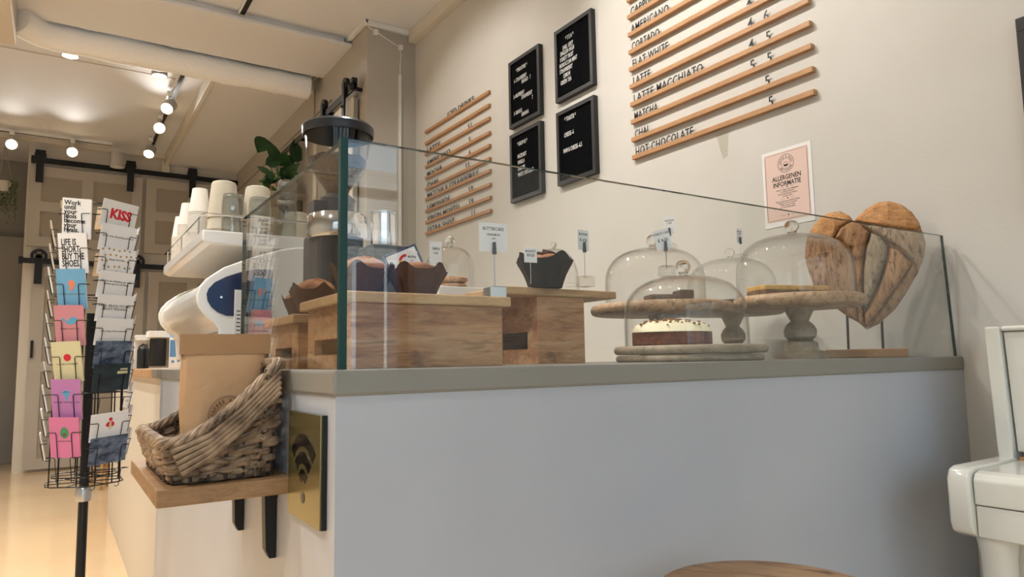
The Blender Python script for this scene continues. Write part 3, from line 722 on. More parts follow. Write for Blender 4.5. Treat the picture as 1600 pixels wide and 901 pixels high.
def art_lion(r, m, w, h):
    flat('picture', [circ(0.0, 0.094, 0.012, 16), [(-0.004, 0.084), (0.004, 0.084), (0.003, 0.068), (-0.003, 0.068)], [(-0.026, 0.102), (0.026, 0.102), (0.010, 0.098), (-0.010, 0.098)]], 'ink_sky', r, m); cap('YOU ARE THE ONE I LOVE', 0.0075, 0.060)(r, m, w, h)
def art_avocado(r, m, w, h):
    flat('picture', [[(0.015*math.cos(a), 0.088+0.020*math.sin(a)*(1.15 if math.sin(a) > 0 else 0.9)) for a in [2*PI*i/24 for i in range(24)]]], 'ink_green', r, m)
    flat('picture', [circ(0, 0.083, 0.006, 14)], 'ink_brown', r, m @ Matrix.Translation((0, 0, 0.0005))); cap("LET'S AVO CUDDLE", 0.0055, 0.058)(r, m, w, h)
def art_dots(r, m, w, h):
    ps = []
    for i in range(7):
        for j in range(5):
            x = -w/2+0.012+i*0.0205+(0.010 if j % 2 else 0)+0.002*math.sin(i*3+j); y = 0.010+j*0.021+0.002*math.cos(i*2+j)
            if x < w/2-0.006 and not (abs(x) < 0.032 and abs(y-0.058) < 0.009): ps.append(circ(x, y, 0.0042, 10))
    flat('gold_dots', ps, 'ink_gold', r, m); cap('happy birthday', 0.0105, 0.054, 'ink_grey')(r, m, w, h)
def art_figure(r, m, w, h):
    flat('picture', [circ(0.004, 0.075, 0.007, 12), [(-0.006, 0.066), (0.014, 0.066), (0.020, 0.056), (0.016, 0.048), (-0.008, 0.048), (-0.014, 0.056)]], 'ink_red', r, m)
    flat('picture', [[(0.0, 0.064), (0.008, 0.064), (0.008, 0.038), (0.0, 0.038)]], 'card_cream', r, m @ Matrix.Translation((0, 0, 0.0005)))
def art_house(r, m, w, h):
    flat('picture', [[(0.02, 0.062), (0.06, 0.062), (0.06, 0.072), (0.02, 0.072)], [(0.03, 0.076), (0.058, 0.076), (0.058, 0.082), (0.03, 0.082)]], 'card_cream', r, m)
A6w, A6h = 0.102, 0.146
L0, L1, LS, LB = PH[0], PH[1], PH[5], PH[2]
for z, m, lab, art, tl, two in [(1.664, 'card_white', 'white postcard reading Work until your idols become your rivals', art_work, -5, 'card_white'),
        (1.553, 'card_white', 'white postcard reading LIFE IS SHORT BUY THE SHOES', art_life, 0, 'card_kraft'),
        (1.439, 'card_blue', 'blue postcard with a small orange drawing', art_blue, 0, 'card_white'),
        (1.325, 'card_pink', 'dusty pink postcard with a light blue whale', art_whale, 0, 'card_kraft'),
        (1.212, 'card_cream', 'pale yellow postcard with a red round fruit', art_cherry, 2, 'card_cream'),
        (1.096, 'card_purple', 'purple postcard with a grey blue animal drawing', art_lion, -1, 'card_kraft'),
        (0.980, 'card_rose', 'bright pink postcard with a green avocado', art_avocado, -1, 'card_pink')]:
    pocket(L0, A6w, A6h, z); card(L0, A6w, A6h, z, m, lab, art, tl, two=two)
pocket(L0, A6w, A6h, 0.905)
Lw, Lh = 0.140, 0.100
for z, m, lab, art, tl, nope in [(1.668, 'paper_white', 'white postcard with KISS in big red letters', art_kiss, -3, 0),
        (1.590, 'card_white', "white postcard reading don't stop dreaming about it", cap("don't stop dreaming about it", 0.0105, 0.052, 'ink_grey'), -1, 0),
        (1.513, 'card_white', 'white postcard with gold dots and happy birthday', art_dots, 0, 0),
        (1.437, 'card_white', 'white postcard with two lines ending I mean good morning', cap('Were we thinking go wild\nI mean good morning.', 0.0112, 0.060, 'ink_grey'), -1, 0),
        (1.362, 'card_white', 'white postcard with I FEEL MUCH YOUNG ABOUT FEELINGS', cap('I FEEL MUCH YOUNG\nABOUT FEELINGS', 0.0128, 0.054, 'letter_black'), 0, 0),
        (1.286, 'card_white', 'white postcard with one tiny grey line of writing', cap('some things in life are beautiful', 0.0082, 0.050, 'ink_grey'), 0, 0),
        (1.214, 'card_sky', 'dark blue cloudy sky postcard in the middle of the rack', None, 1, 0),
        (1.141, 'card_night', 'night scene postcard with a yellow lit building', art_house, 2, 0),
        (0.988, 'card_white', 'white postcard with a small figure in a red cape', art_figure, 4, 0),
        (0.914, 'card_sky', 'dark blue cloudy sky postcard at the bottom of the rack', None, 3, 0)]:
    pocket(L1, Lw, Lh, z); card(L1, Lw, Lh, z, m, lab, art, tl)
pocket(L1, Lw, Lh, 1.066); pocket(L1, Lw, Lh, 0.840)
for k, z in enumerate([1.600-0.0745*i for i in range(10)]):
    pocket(LS, 0.135, 0.098, z); card(LS, 0.135, 0.098, z, ('card_kraft', 'card_white')[k > 1 and k % 3 != 0], 'postcard seen edge on, on the far left column of the rack', None, 0, group='postcards edge on in the left column')
    pocket(LB, 0.135, 0.098, z); 
    if k not in (2, ): card(LB, 0.135, 0.098, z, ('card_white', 'card_kraft')[k in (1, 3, 4)], 'postcard seen edge on, on the right side column of the rack', None, 0, group='postcards edge on in the right column')
for k, z in enumerate([1.695, 1.53]):
    for phi, w_ in ((PH[3], Lw), (PH[4], A6w)):
        pocket(phi, w_, Lh, z)
        card(phi, w_, Lh, z, 'card_kraft', 'kraft coloured postcard at the back of the rack', None, 0, group='kraft postcards at the back of the rack', two='card_kraft')

# ------------------------------------------------------------------ menu on the wall
def slat(y0, y1, z, words, price, label, group, size, th=0.020, tall=0.020, extra=None, wmax=None, px=None):
    r = thing('menu_slat', label, 'menu slat', (XW, (y0+y1)/2, z))
    MB().box(XW-th, XW-0.0005, y0, y1, z-tall/2, z+tall/2).build('slat', 'oak_slat', r, world=True, smooth=False, bevel=0.0015)
    base = z+tall/2-size*0.10
    if words:
        yy, s_, k = words
        text('lettering', s_, size, 'letter_black', r, frame((XW-th*0.55, yy, base), (0, -1, 0), (0, 0, 1)), 'LEFT', 0.80, 0.004, 0.001, sp=1.12, wmax=k)
    for yy, s_ in price:
        text('price', s_, size, 'letter_black', r, frame((XW-th*0.55, yy, base+size*0.04), (0, -1, 0), (0, 0, 1)), 'LEFT', 0.85, 0.006, 0.001)
    return r
big = [(2.087, 'HOT CHOCOLATE', .36, [(1.66, '5')]), (2.174, 'CHAI', .088, [(1.67, '5')]), (2.262, 'MATCHA', .155, [(1.735, '5'), (1.655, '5')]), (2.349, 'LATTE MACCHIATO', .43, [(1.735, '4'), (1.655, '5')]),
       (2.437, 'LATTE', .115, [(1.735, '4'), (1.66, '6')]), (2.524, 'FLAT WHITE', .235, [(1.735, '4'), (1.655, '5')]), (2.611, 'CORTADO', .185, [(1.735, '4')]), (2.700, 'AMERICANO', .25, [(1.735, '4')]),
       (2.790, 'CAPPUCCINO', .27, [(1.735, '4')]), (2.877, 'ESPRESSO', .22, [(1.735, '3')])]
for z, s_, wd, pr_ in big:
    slat(1.459, 2.424, z, (2.408, s_, wd), pr_, 'oak slat of the large menu holding the letters ' + s_, None, 0.058, 0.022, 0.021)
small = [(2.083, 'EXTRA SHOT', .42, [(4.00, '1.1')]), (2.168, 'VIRGIN MOJITO', .50, [(4.03, '5.9')]), (2.254, 'LEMONADE', .36, [(4.03, '5.9')]), (2.343, 'MATCHA & STRAWBERRY', .76, [(4.02, '6')]),
         (2.422, 'CHAI', .17, [(4.07, '5.5')]), (2.508, 'MOCHA', .24, [(4.02, '6')]), (2.594, 'AMERICANO', .37, [(4.02, '5')]), (2.690, 'LATTE', .21, [(4.03, '5.1')]), (2.776, None, 0, []), (2.866, 'ICED DRINKS', .38, [])]
for z, s_, wd, pr_ in small:
    y_ = 4.66 if s_ != 'ICED DRINKS' else 4.33
    slat(3.742, 4.682, z, (y_, s_, wd) if s_ else None, pr_, ('thin oak slat of the smaller menu holding the letters ' + s_) if s_ else 'thin bare oak slat of the smaller menu, second from its top', None, 0.056, 0.020, 0.021)
def letterboard(y0, y1, z0, z1, lines, label):
    r = thing('letter_board', label, 'letter board', (XW, (y0+y1)/2, z0))
    f = 0.022; d = 0.03
    b = MB().box(XW-d, XW-0.0005, y0, y1, z0, z0+f).box(XW-d, XW-0.0005, y0, y1, z1-f, z1).box(XW-d, XW-0.0005, y0, y0+f, z0+f, z1-f).box(XW-d, XW-0.0005, y1-f, y1, z0+f, z1-f)
    b.build('frame', 'black_frame', r, world=True, smooth=False, bevel=0.001)
    b = MB().box(XW-0.016, XW-0.001, y0+f, y1-f, z0+f, z1-f)
    n = int((z1-z0-2*f)/0.011)
    for i in range(n): b.box(XW-0.0185, XW-0.0161, y0+f, y1-f, z0+f+0.011*i+0.001, z0+f+0.011*i+0.009)
    b.build('felt_panel', 'felt_black', r, world=True, smooth=False)
    out = []
    for (u, v, s_, size) in lines:      # u from the left edge (0..1), v from the top
        out.append(text('letters', s_, size, 'letter_white', r, frame((XW-0.0195, y1-u*(y1-y0), z1-v*(z1-z0)), (0, -1, 0), (0, 0, 1)), 'LEFT', 0.48, 0.003, 0.0006, sp=1.12))
    join('lettering', out)
s_ = 0.035
letterboard(3.16, 3.485, 2.535, 2.955, [(.22, .20, '* SMOOTHIE *', s_), (.14, .34, '1--STRAWBERRY', s_), (.40, .41, 'MANGO   7', s_), (.12, .57, '2--RASPBERRY', s_), (.38, .64, 'STRAWBERRY', s_), (.72, .72, '7', s_), (.12, .82, '3--MANGO', s_), (.38, .89, 'BANANA', s_)], 'black letter board headed SMOOTHIE')
letterboard(3.16, 3.485, 2.075, 2.495, [(.22, .20, '* SIROP 0.5 *', s_), (.22, .38, 'HAZELNUT', s_), (.22, .47, 'VANILLA', s_), (.22, .56, 'CARAMEL', s_), (.22, .65, 'WHITE CHOCOLAT', s_)], 'black letter board headed SIROP, below the smoothie board')
letterboard(2.685, 3.01, 2.545, 2.957, [(.28, .20, '* T E A *', s_), (.20, .31, 'EARL GREY', s_), (.13, .38, 'ENGLISH HIGH', s_), (.12, .46, 'FOREST FRUIT', s_), (.10, .54, 'MOROCCAN MINT', s_), (.10, .62, 'STRAWBERRY', s_), (.20, .70, 'LEMON', s_), (.12, .78, 'GREEN TEA', s_)], 'black letter board headed TEA')
letterboard(2.685, 3.01, 2.075, 2.487, [(.20, .16, '* TOASTIE *', s_), (.18, .37, 'CHEESE--6', s_), (.15, .58, 'HAM & CHEESE--6.5', s_)], 'black letter board headed TOASTIE')
# poster
ps = thing('allergen_poster', 'pink allergen notice in a white border on the menu wall', 'poster', (XW, 1.603, 1.62))
MB().box(XW-0.002, XW-0.0004, 1.497, 1.710, 1.620, 1.918).build('paper', 'paper_white', ps, world=True, smooth=False)
MB().box(XW-0.0026, XW-0.002, 1.510, 1.700, 1.640, 1.906).build('pink_field', 'poster_pink', ps, world=True, smooth=False)
pm = frame((XW-0.0026, 1.605, 1.62), (0, -1, 0), (0, 0, 1))
def rect(x0, x1, y0, y1): return [(x0, y0), (x1, y0), (x1, y1), (x0, y1)]
dd = [rect(-0.0915, -0.0900, 0.030, 0.278), rect(0.0900, 0.0915, 0.030, 0.278)]
for i in range(26):
    x = -0.088+i*0.0068; dd += [rect(x, x+0.004, 0.2805, 0.2822), rect(x, x+0.004, 0.0245, 0.0262)]
for y in (0.1475, 0.1045, 0.040):
    dd += [circ(0, y, 0.0028, 10), rect(-0.030, -0.014, y-0.0004, y+0.0004), rect(0.014, 0.030, y-0.0004, y+0.0004)]
dd += bands(0, 0.238, 0.0335, 0.0352, n=36)+bands(0, 0.238, 0.0188, 0.0200, n=28)+[[(0.0105*math.cos(a), 0.2345+0.0085*math.sin(a)) for a in [PI+PI*i/12 for i in range(13)]]]+bands(0, 0.2345, 0.009, 0.0105, 0, PI, 10)
flat('printed_ornament', dd, 'letter_black', ps, pm, 0.0002)
ring_text('ring_lettering', 'COFFEE & COCOS', 0.0262, 0.0105, 'letter_black', ps, pm @ T(0, 0.238), PI/2, 0.225, depth=0.0002)
ring_text('ring_lettering', 'AMSTERDAM', 0.0262, 0.0105, 'letter_black', ps, pm @ T(0, 0.238), -PI/2, 0.25, True, depth=0.0002)
out = [text('x', 'ALLERGENEN', 0.026, 'letter_black', ps, pm @ T(0, 0.177), 'CENTER', 0.62, 0.02, 0.0002, wmax=0.125), text('x', 'INFORMATIE', 0.026, 'letter_black', ps, pm @ T(0, 0.153), 'CENTER', 0.62, 0.02, 0.0002, wmax=0.120),
       text('x', 'Heeft u vragen over allergenen\nin onze producten?\nOnze medewerkers helpen\nu graag verder.', 0.0095, 'letter_black', ps, pm @ T(0, 0.136), 'CENTER', 0.8, 0.0, 0.0002, line=0.85),
       text('x', 'Do you have any questions about\nallergens in our products?\nPlease ask our team\nfor more information.', 0.0095, 'letter_black', ps, pm @ T(0, 0.092), 'CENTER', 0.8, 0.0, 0.0002, line=0.85)]
join('poster_lettering', out)
# black framed thing at the right edge
fr = thing('black_wall_frame', 'black framed board at the edge of the right wall', 'wall frame', (XW, 0.5, 1.5))
MB().box(XW-0.03, XW-0.0005, 0.30, 0.815, 1.5, 1.53).box(XW-0.03, XW-0.0005, 0.30, 0.815, 2.04, 2.08).box(XW-0.03, XW-0.0005, 0.785, 0.815, 1.53, 2.04).box(XW-0.03, XW-0.0005, 0.30, 0.33, 1.53, 2.04).build('frame', 'black_frame', fr, world=True, smooth=False, bevel=0.002)
MB().box(XW-0.02, XW-0.001, 0.33, 0.785, 1.53, 2.04).build('panel', 'felt_black', fr, world=True, smooth=False)

# ------------------------------------------------------------------ display crates
WT = 1.1202
def crate(x0, x1, y0, y1, h, label, over=(0.015, 0.015, 0.012), top=0.020, slot=True):
    r = thing('wooden_riser', label, 'display riser', ((x0+x1)/2, (y0+y1)/2, WT)); t = 0.016; zt = WT+h-top
    MB().box(x0, x1, y0, y0+t, WT, zt).build('front_panel', 'crate_wood', r, world=True, smooth=False, bevel=0.001)
    MB().box(x0, x1, y1-t, y1, WT, zt).build('back_panel', 'crate_wood', r, world=True, smooth=False, bevel=0.001)
    for xa in (x0, x1-t):
        a = (zt-WT)
        MB().box(xa, xa+t, y0+t, y1-t, WT, WT+a*0.22).box(xa, xa+t, y0+t, y1-t, WT+a*0.48, zt).box(xa, xa+t, y0+t, y0+t+0.03, WT+a*0.22, WT+a*0.48).box(xa, xa+t, y1-t-0.03, y1-t, WT+a*0.22, WT+a*0.48).build('side_panel', 'crate_wood', r, world=True, smooth=False)
    MB().box(x0-over[0], x1+over[1], y0-over[2], y1+over[2], zt, zt+top).build('top_board', 'crate_top', r, world=True, smooth=False, bevel=0.003)
    return zt+top
TA = crate(0.440, 0.757, 1.20, 1.46, 0.138, 'wide wooden riser behind the glass corner')
TB = crate(1.020, 1.172, 1.45, 1.72, 0.192, 'narrower wooden riser with overhanging top in mid display', over=(0.10, 0.105, 0.012))
TC = crate(0.440, 0.74, 1.53, 1.76, 0.118, 'lower wooden riser at the back behind the wide riser')

def price_card(x, y, z0, h, w, ch, lines, label, rz=0.25, base='cube', cardz=None, tilt=0):
    r = thing('price_card_holder', label, 'price card', (x, y, z0), rz)
    if base == 'cube': MB().box(-0.018, 0.018, -0.018, 0.018, 0, 0.026).build('glass_block', 'acrylic', r, smooth=False, bevel=0.002)
    elif base == 'stone': MB().box(-0.019, 0.019, -0.019, 0.019, 0, 0.026).build('steel_block', 'steel', r, smooth=False, bevel=0.002)
    else: MB().lathe([(0, 0), (0.016, 0), (0.016, 0.006), (0, 0.006)], 16).build('foot', 'steel', r)
    MB().tube([(0, 0, 0.02 if base != 'foot' else 0.004), (0, 0, h)], 0.0012, 6).build('stem', 'steel', r)
    MB().prism([(-0.004, h-0.010), (0.004, h-0.010), (0.0025, h+0.016), (-0.0025, h+0.016)], -0.0035, 0.0025, 'XZY').build('clip', 'grey_plastic', r, smooth=False)
    m = wm(r) @ frame((0, 0.0032, h-0.004), (1, 0, 0), (0, 0, 1)) @ Matrix.Rotation(math.radians(tilt), 4, 'Z')
    MB().box(-w/2, w/2, 0, ch, -0.0006, 0.0, m).build('card', 'card_white', r, world=True, smooth=False)
    yy = ch*0.74; out = []
    for s_, sz in lines:
        out.append(text('x', s_, sz, 'letter_black', r, m @ T(0, yy), 'CENTER', 0.8, 0.01, 0.0002)); yy -= sz*1.15
    join('lettering', out)
    return r
price_card(0.768, 1.245, TA+0.0002-0.0, 0.105, 0.066, 0.062, [('BUTTERCAKE', 0.010), ('CINNAMON', 0.007), ('3.50', 0.006)], 'wide white price card on a steel block at the riser edge', -0.12, 'stone')

# ------------------------------------------------------------------ muffins
def muffin(name_label, loc, r, h, paper, rz=0.0, seed=0, crown=1.0, pts=5, group=None):
    root = thing('muffin', name_label, 'muffin', loc, rz, group)
    def wob(rr, z, a, k):
        t = z/h
        fl = 0.5+0.5*math.cos(pts*a+seed)
        zz = z+max(0, t-0.6)*h*0.75*fl**3
        rr = rr*(1+0.035*math.sin(11*a+seed*2)+0.03*math.sin(17*a)*t+0.05*t*fl)
        return rr, zz
    prof = [(r*0.60, 0.0), (r*0.66, h*0.2), (r*0.74, h*0.42), (r*0.84, h*0.62), (r*0.95, h*0.82), (r*1.0, h*0.95), (r*0.98, h*0.95), (r*0.93, h*0.82), (r*0.82, h*0.62), (r*0.72, h*0.42), (r*0.5, h*0.40)]
    MB().lathe(prof, 60, wob=wob).build('paper_case', paper, root, angle=60)
    def w2(rr, z, a, k):
        n_ = noise.noise(Vector((math.cos(a)*2+seed, math.sin(a)*2, z*40)))*0.12
        return rr*(1+n_), z*(1+n_*0.5)
    MB().lathe([(r*0.50, h*0.62), (r*0.76, h*0.80), (r*0.82, h*0.90), (r*0.78, h*(0.97+0.07*crown)), (r*0.60, h*(1.0+0.16*crown)), (r*0.30, h*(1.0+0.24*crown)), (0, h*(1.0+0.27*crown))], 40, wob=w2).build('cake_top', 'muffin_cake', root, angle=70)
    return root
muffin('muffin in dark brown paper at the near right of the wide riser', (0.612, 1.295, TA), 0.060, 0.058, 'muffin_paper', 0.3, 1)
muffin('golden topped muffin in brown paper just right of the glass corner', (0.517, 1.345, TA), 0.062, 0.060, 'muffin_paper', 1.0, 3, 1.6)
muffin('golden muffin seen through the side glass, second from the grinder', (0.497, 1.60, TC), 0.056, 0.062, 'muffin_paper', 2.0, 5, 1.5)
muffin('small muffin at the back corner of the low rear riser', (0.497, 1.70, TC), 0.045, 0.050, 'muffin_paper', 0.7, 8, 1.2)
mb = muffin('big muffin in black paper with chocolate pieces on top', (1.04, 1.44, TB), 0.071, 0.072, 'muffin_black', 0.5, 2, 0.6, pts=4)
b = MB()
for (x, y, z, s_) in ((0.0, -0.01, 0.088, 0.016), (0.022, 0.008, 0.088, 0.014), (-0.020, 0.012, 0.086, 0.013), (0.012, -0.03, 0.082, 0.011), (0.034, -0.012, 0.082, 0.010)):
    b.box(-s_, s_, -s_*0.7, s_*0.7, -s_*0.5, s_*0.5, Matrix.Translation((x, y, z)) @ Matrix.Rotation(x*30, 4, 'Z') @ Matrix.Rotation(0.3, 4, 'X'))
b.build('chocolate_pieces', 'chocolate', mb, smooth=False, bevel=0.002)
def pick(x, y, z0, z1, w, h, lines, label, rz=0):
    r = thing('price_pick', label, 'price card', (x, y, z0), rz)
    MB().box(-w/2, w/2, -0.0004, 0.0004, z1-z0-h, z1-z0).build('card', 'card_white', r, smooth=False)
    MB().tube([(0, 0.0015, 0), (0, 0.0015, z1-z0-h*0.6)], 0.0009, 6).build('stick', 'steel', r)
    m = wm(r) @ frame((0, -0.0004, z1-z0-h), (1, 0, 0), (0, 0, 1)); yy = h*0.68; out = []
    for s_, sz in lines: out.append(text('x', s_, sz, 'letter_black', r, m @ T(0, yy), 'CENTER', 0.8, 0.012, 0.0002)); yy -= sz*1.2
    join('lettering', out)
pick(0.951, 1.375, TB, 1.400, 0.034, 0.036, [('BOUNTY', 0.0085), ('€4.50', 0.0105)], 'small price card reading €4.50 beside the black muffin', -0.15)
pick(0.652, 1.405, TA, 1.375, 0.026, 0.048, [('MUFFIN', 0.007), ('4.5', 0.006)], 'narrow white price card behind the right brown muffin', 0.0)
pick(0.729, 1.44, TA, 1.408, 0.032, 0.062, [('LEMON', 0.008), ('CAKE', 0.006)], 'taller narrow price card between brown muffin and cookie dome', 0.1)
price_card(1.118, 1.375, TB+0.0002, 0.098, 0.040, 0.052, [('BROWNIE', 0.0085), ('', 0.006), ('€ 4.50', 0.012)], 'white price card on a clear block at the overhanging riser end', 0.1)
# little G sign
gsn = thing('review_sign', 'small dark framed tilted sign with a coloured ring letter on the wide riser', 'sign', (0.640, 1.425, TA), -0.15)
m = wm(gsn) @ frame((0.003, 0, 0.094), (1, 0, 0), (0, 0, 1)) @ Matrix.Rotation(math.radians(24), 4, 'Z')
MB().box(-0.041, 0.041, -0.030, 0.030, -0.003, 0.0, m).build('frame', 'window_dark', gsn, world=True, smooth=False, bevel=0.001)
MB().box(-0.035, 0.035, -0.0245, 0.0245, 0.0, 0.0008, m).build('card', 'card_white', gsn, world=True, smooth=False)
MB().box(-0.006, 0.006, 0.003, 0.008, 0.0, 0.075).box(-0.02, 0.02, -0.012, 0.02, 0.0, 0.004).build('stand', 'window_dark', gsn, smooth=False)
m2 = m @ Matrix.Translation((0.004, 0, 0.0008))
for nm, a, c, mm in (('letter_arc', 40, 150, 'ink_red'), ('letter_arc', 150, 215, 'ink_yellow'), ('letter_arc', 215, 310, 'ink_green'), ('letter_arc', 310, 360, 'ink_blue')):
    flat(nm, bands(0, 0, 0.0105, 0.0165, math.radians(a), math.radians(c), 10)+([rect(0.001, 0.0165, -0.003, 0.003)] if mm == 'ink_blue' else []), mm, gsn, m2, 0.0003)

# ------------------------------------------------------------------ glass domes and cake boards
def dome(loc, r, h, kr, label, top=0.62):
    root = thing('glass_dome', label, 'glass dome', loc)
    n = 14; out = [(r, 0), (r*1.0, h*0.25), (r*0.995, h*(1-top)*1.15)]
    z0 = h*(1-top)*1.15
    for i in range(1, n+1):
        a = PI/2*i/n; out.append((r*0.995*math.cos(a)**0.72 if i < n else 0.0, z0+(h-z0)*math.sin(a)))
    t = 0.0028
    inn = [(max(x-t, 0), (z if i == 0 else z-t*(i/len(out)))) for i, (x, z) in enumerate(out)]
    MB().lathe(out+inn[::-1], 72, closed=True).build('glass_cover', 'dome_glass', root, angle=60)
    MB().lathe([(0, h-0.001), (kr*0.55, h-0.001), (kr*0.42, h+kr*0.22), (kr*0.62, h+kr*0.45), (kr*0.93, h+kr*0.9), (kr, h+kr*1.25), (kr*0.9, h+kr*1.72), (kr*0.6, h+kr*2.05), (0, h+kr*2.2)], 36).build('knob', 'solid_glass', root, angle=70)
    return root
def board(root, z0, z1, r, m, c=(0, 0), name='board', seed=0, sq=1.0):
    e = (z1-z0)*0.42
    def wob(rr, z, a, k): return rr*(1+0.012*math.sin(2*a+seed)+0.008*math.sin(5*a+seed*3)+0.004*math.sin(11*a)), z
    return MB().lathe([(0, z0), (r-e, z0), (r-e*0.3, z0+e*0.3), (r, z0+e), (r, z1-e), (r-e*0.3, z1-e*0.3), (r-e, z1), (0, z1)], 64, c=(c[0], c[1], 0), wob=wob).build(name, m, root, angle=50)
def pedestal(root, h, r, m):
    pr_ = [(0, 0), (r*1.0, 0), (r*1.02, 0.012), (r*0.86, 0.022), (r*0.66, 0.026), (r*0.62, h*0.32), (r*0.44, h*0.36), (r*0.60, h*0.44), (r*0.62, h*0.56), (r*0.52, h*0.66), (r*0.34, h*0.74), (r*0.46, h*0.86), (r*0.60, h), (0, h)]
    return MB().lathe(pr_, 40).build('pedestal', m, root, angle=35)
# front boards with carrot cake
cs = thing('cake_board', 'lower round grey wooden board under the front glass dome', 'cake board', (1.366, 1.268, WT)); board(cs, 0, 0.0165, 0.186, 'board_grey', seed=1)
cs = thing('cake_board', 'upper round grey wooden board directly under the carrot cake', 'cake board', (1.366, 1.268, WT+0.0185)); board(cs, 0, 0.0215, 0.190, 'board_grey', seed=4)
FT = WT+0.0402
dome((1.362, 1.272, FT), 0.157, 0.180, 0.0195, 'front glass dome over the iced carrot cake', 0.60)
ck = thing('carrot_cake', 'half carrot cake with cream icing and chopped nuts', 'cake', (1.330, 1.305, FT), math.radians(172))
half = [(0.112*math.cos(a), -0.112*math.sin(a)*0.9) for a in [PI*i/20 for i in range(21)]]
MB().prism([(0.112*math.cos(a), 0.112*math.sin(a)) for a in [PI*i/20 for i in range(21)]], 0, 0.035).build('cake_body', 'carrot_cake', ck, angle=40, bevel=0.003)
b = MB(); vs = []; fs = []; NR, NA = 8, 22
for j in range(NR+1):
    for i in range(NA+1):
        a = PI*i/NA; rr = 0.114*j/NR; z = 0.036+0.030*math.sqrt(max(0, 1-(j/NR)**2.2))+0.0025*noise.noise(Vector((rr*60*math.cos(a), rr*60*math.sin(a), 1)))
        if j == NR: z = 0.034
        vs.append((rr*math.cos(a), rr*math.sin(a), z))
for j in range(NR):
    for i in range(NA): p_ = j*(NA+1)+i; fs.append((p_, p_+NA+1, p_+NA+2, p_+1))
b.add(vs, fs)
base = len(b.v)
fr_ = [(-0.114+0.228*i/20, 0.0, 0.034) for i in range(21)]; tp = [(x, 0.0, 0.036+0.030*math.sqrt(max(0, 1-abs(x/0.114)**2.2))) for x, _, _ in fr_]
b.add(fr_+tp, [(i, i+1, 22+i, 21+i) for i in range(20)])
b.build('cream_icing', 'icing_cream', ck, angle=60)
b = MB()
for i in range(46):
    a = random.uniform(0.05, PI-0.05); rr = 0.105*math.sqrt(random.random()); z = 0.037+0.030*math.sqrt(max(0, 1-(rr/0.114)**2.2)); s_ = random.uniform(0.003, 0.0058)
    b.sphere((rr*math.cos(a), rr*math.sin(a), z+s_*0.3), s_, 6, 4, (1, 0.8, 0.6))
tag(b.build('chopped_nuts', 'nut', ck), kind='stuff')
price_card(1.305, 1.275, FT+0.1775, 0.075, 0.044, 0.052, [('CARROT CAKE', 0.0085), ('', 0.008), ('€ 4.50', 0.013)], 'white price card on a clear block on top of the front dome', -0.45, tilt=14)
# right stand with tart
st1 = thing('cake_stand', 'round wooden cake stand on a turned foot beside the heart', 'cake stand', (1.862, 1.285, WT), 0.3)
pedestal(st1, 0.152, 0.075, 'board_grey'); board(st1, 0.152, 0.186, 0.190, 'board_brown', seed=2, name='plate')
RT = WT+0.1862
dome((1.850, 1.285, RT), 0.168, 0.185, 0.021, 'large right hand glass dome over the golden tart', 0.62)
tt = thing('golden_tart', 'low golden tart slices under the right hand dome', 'tart', (1.845, 1.30, RT), -0.3)
for nm, x0, x1 in (('slice', -0.116, -0.003), ('slice', 0.000, 0.112)):
    s_o = MB().box(x0, x1, -0.04, 0.05, 0, 0.0165).build(nm, 'crust', tt, smooth=False, bevel=0.002)
    MB().box(x0+0.001, x1-0.001, -0.039, 0.049, 0.0166, 0.031).build('filling', 'cheese_yellow', s_o, smooth=False, bevel=0.003)
# left rear stand with chocolate cake
st2 = thing('cake_stand', 'wide wooden cake stand behind the front dome', 'cake stand', (1.545, 1.535, WT), 1.1)
pedestal(st2, 0.140, 0.078, 'board_grey'); board(st2, 0.140, 0.172, 0.213, 'board_brown', seed=5, name='plate')
LT = WT+0.1722
dome((1.518, 1.535, LT), 0.150, 0.170, 0.020, 'rear left glass dome over the chocolate cake', 0.62)
ch = thing('chocolate_cake', 'dark chocolate loaf slices under the rear left dome', 'cake', (1.568, 1.52, LT), -0.4)
MB().box(-0.075, 0.015, -0.035, 0.035, 0, 0.028).build('slice', 'chocolate', ch, smooth=False, bevel=0.004)
MB().box(0.018, 0.062, -0.035, 0.030, 0, 0.042).build('slice', 'chocolate', ch, smooth=False, bevel=0.004)
price_card(1.585, 1.53, LT+0.1635, 0.060, 0.030, 0.056, [('BROWNIE', 0.0075), ('3.50', 0.010)], 'price card seen nearly edge on, on top of the rear left dome', -1.1)
# far stand
st3 = thing('cake_stand', 'small wooden cake stand in the far corner of the display', 'cake stand', (2.065, 1.70, WT), 2.0)
pedestal(st3, 0.160, 0.07, 'board_grey'); board(st3, 0.160, 0.188, 0.178, 'board_grey', seed=7, name='plate')
dome((2.068, 1.70, WT+0.1882), 0.158, 0.180, 0.018, 'far glass dome against the menu wall', 0.62)
b = thing('dark_cake', 'low dark cake under the far glass dome', 'cake', (2.04, 1.68, WT+0.1882))
board(b, 0, 0.022, 0.10, 'chocolate', seed=3, name='cake_body')
price_card(2.125, 1.695, WT+0.1882+0.174, 0.075, 0.030, 0.052, [('APPLE PIE', 0.0075), ('4.50', 0.009)], 'white price card on top of the far glass dome', 0.0)
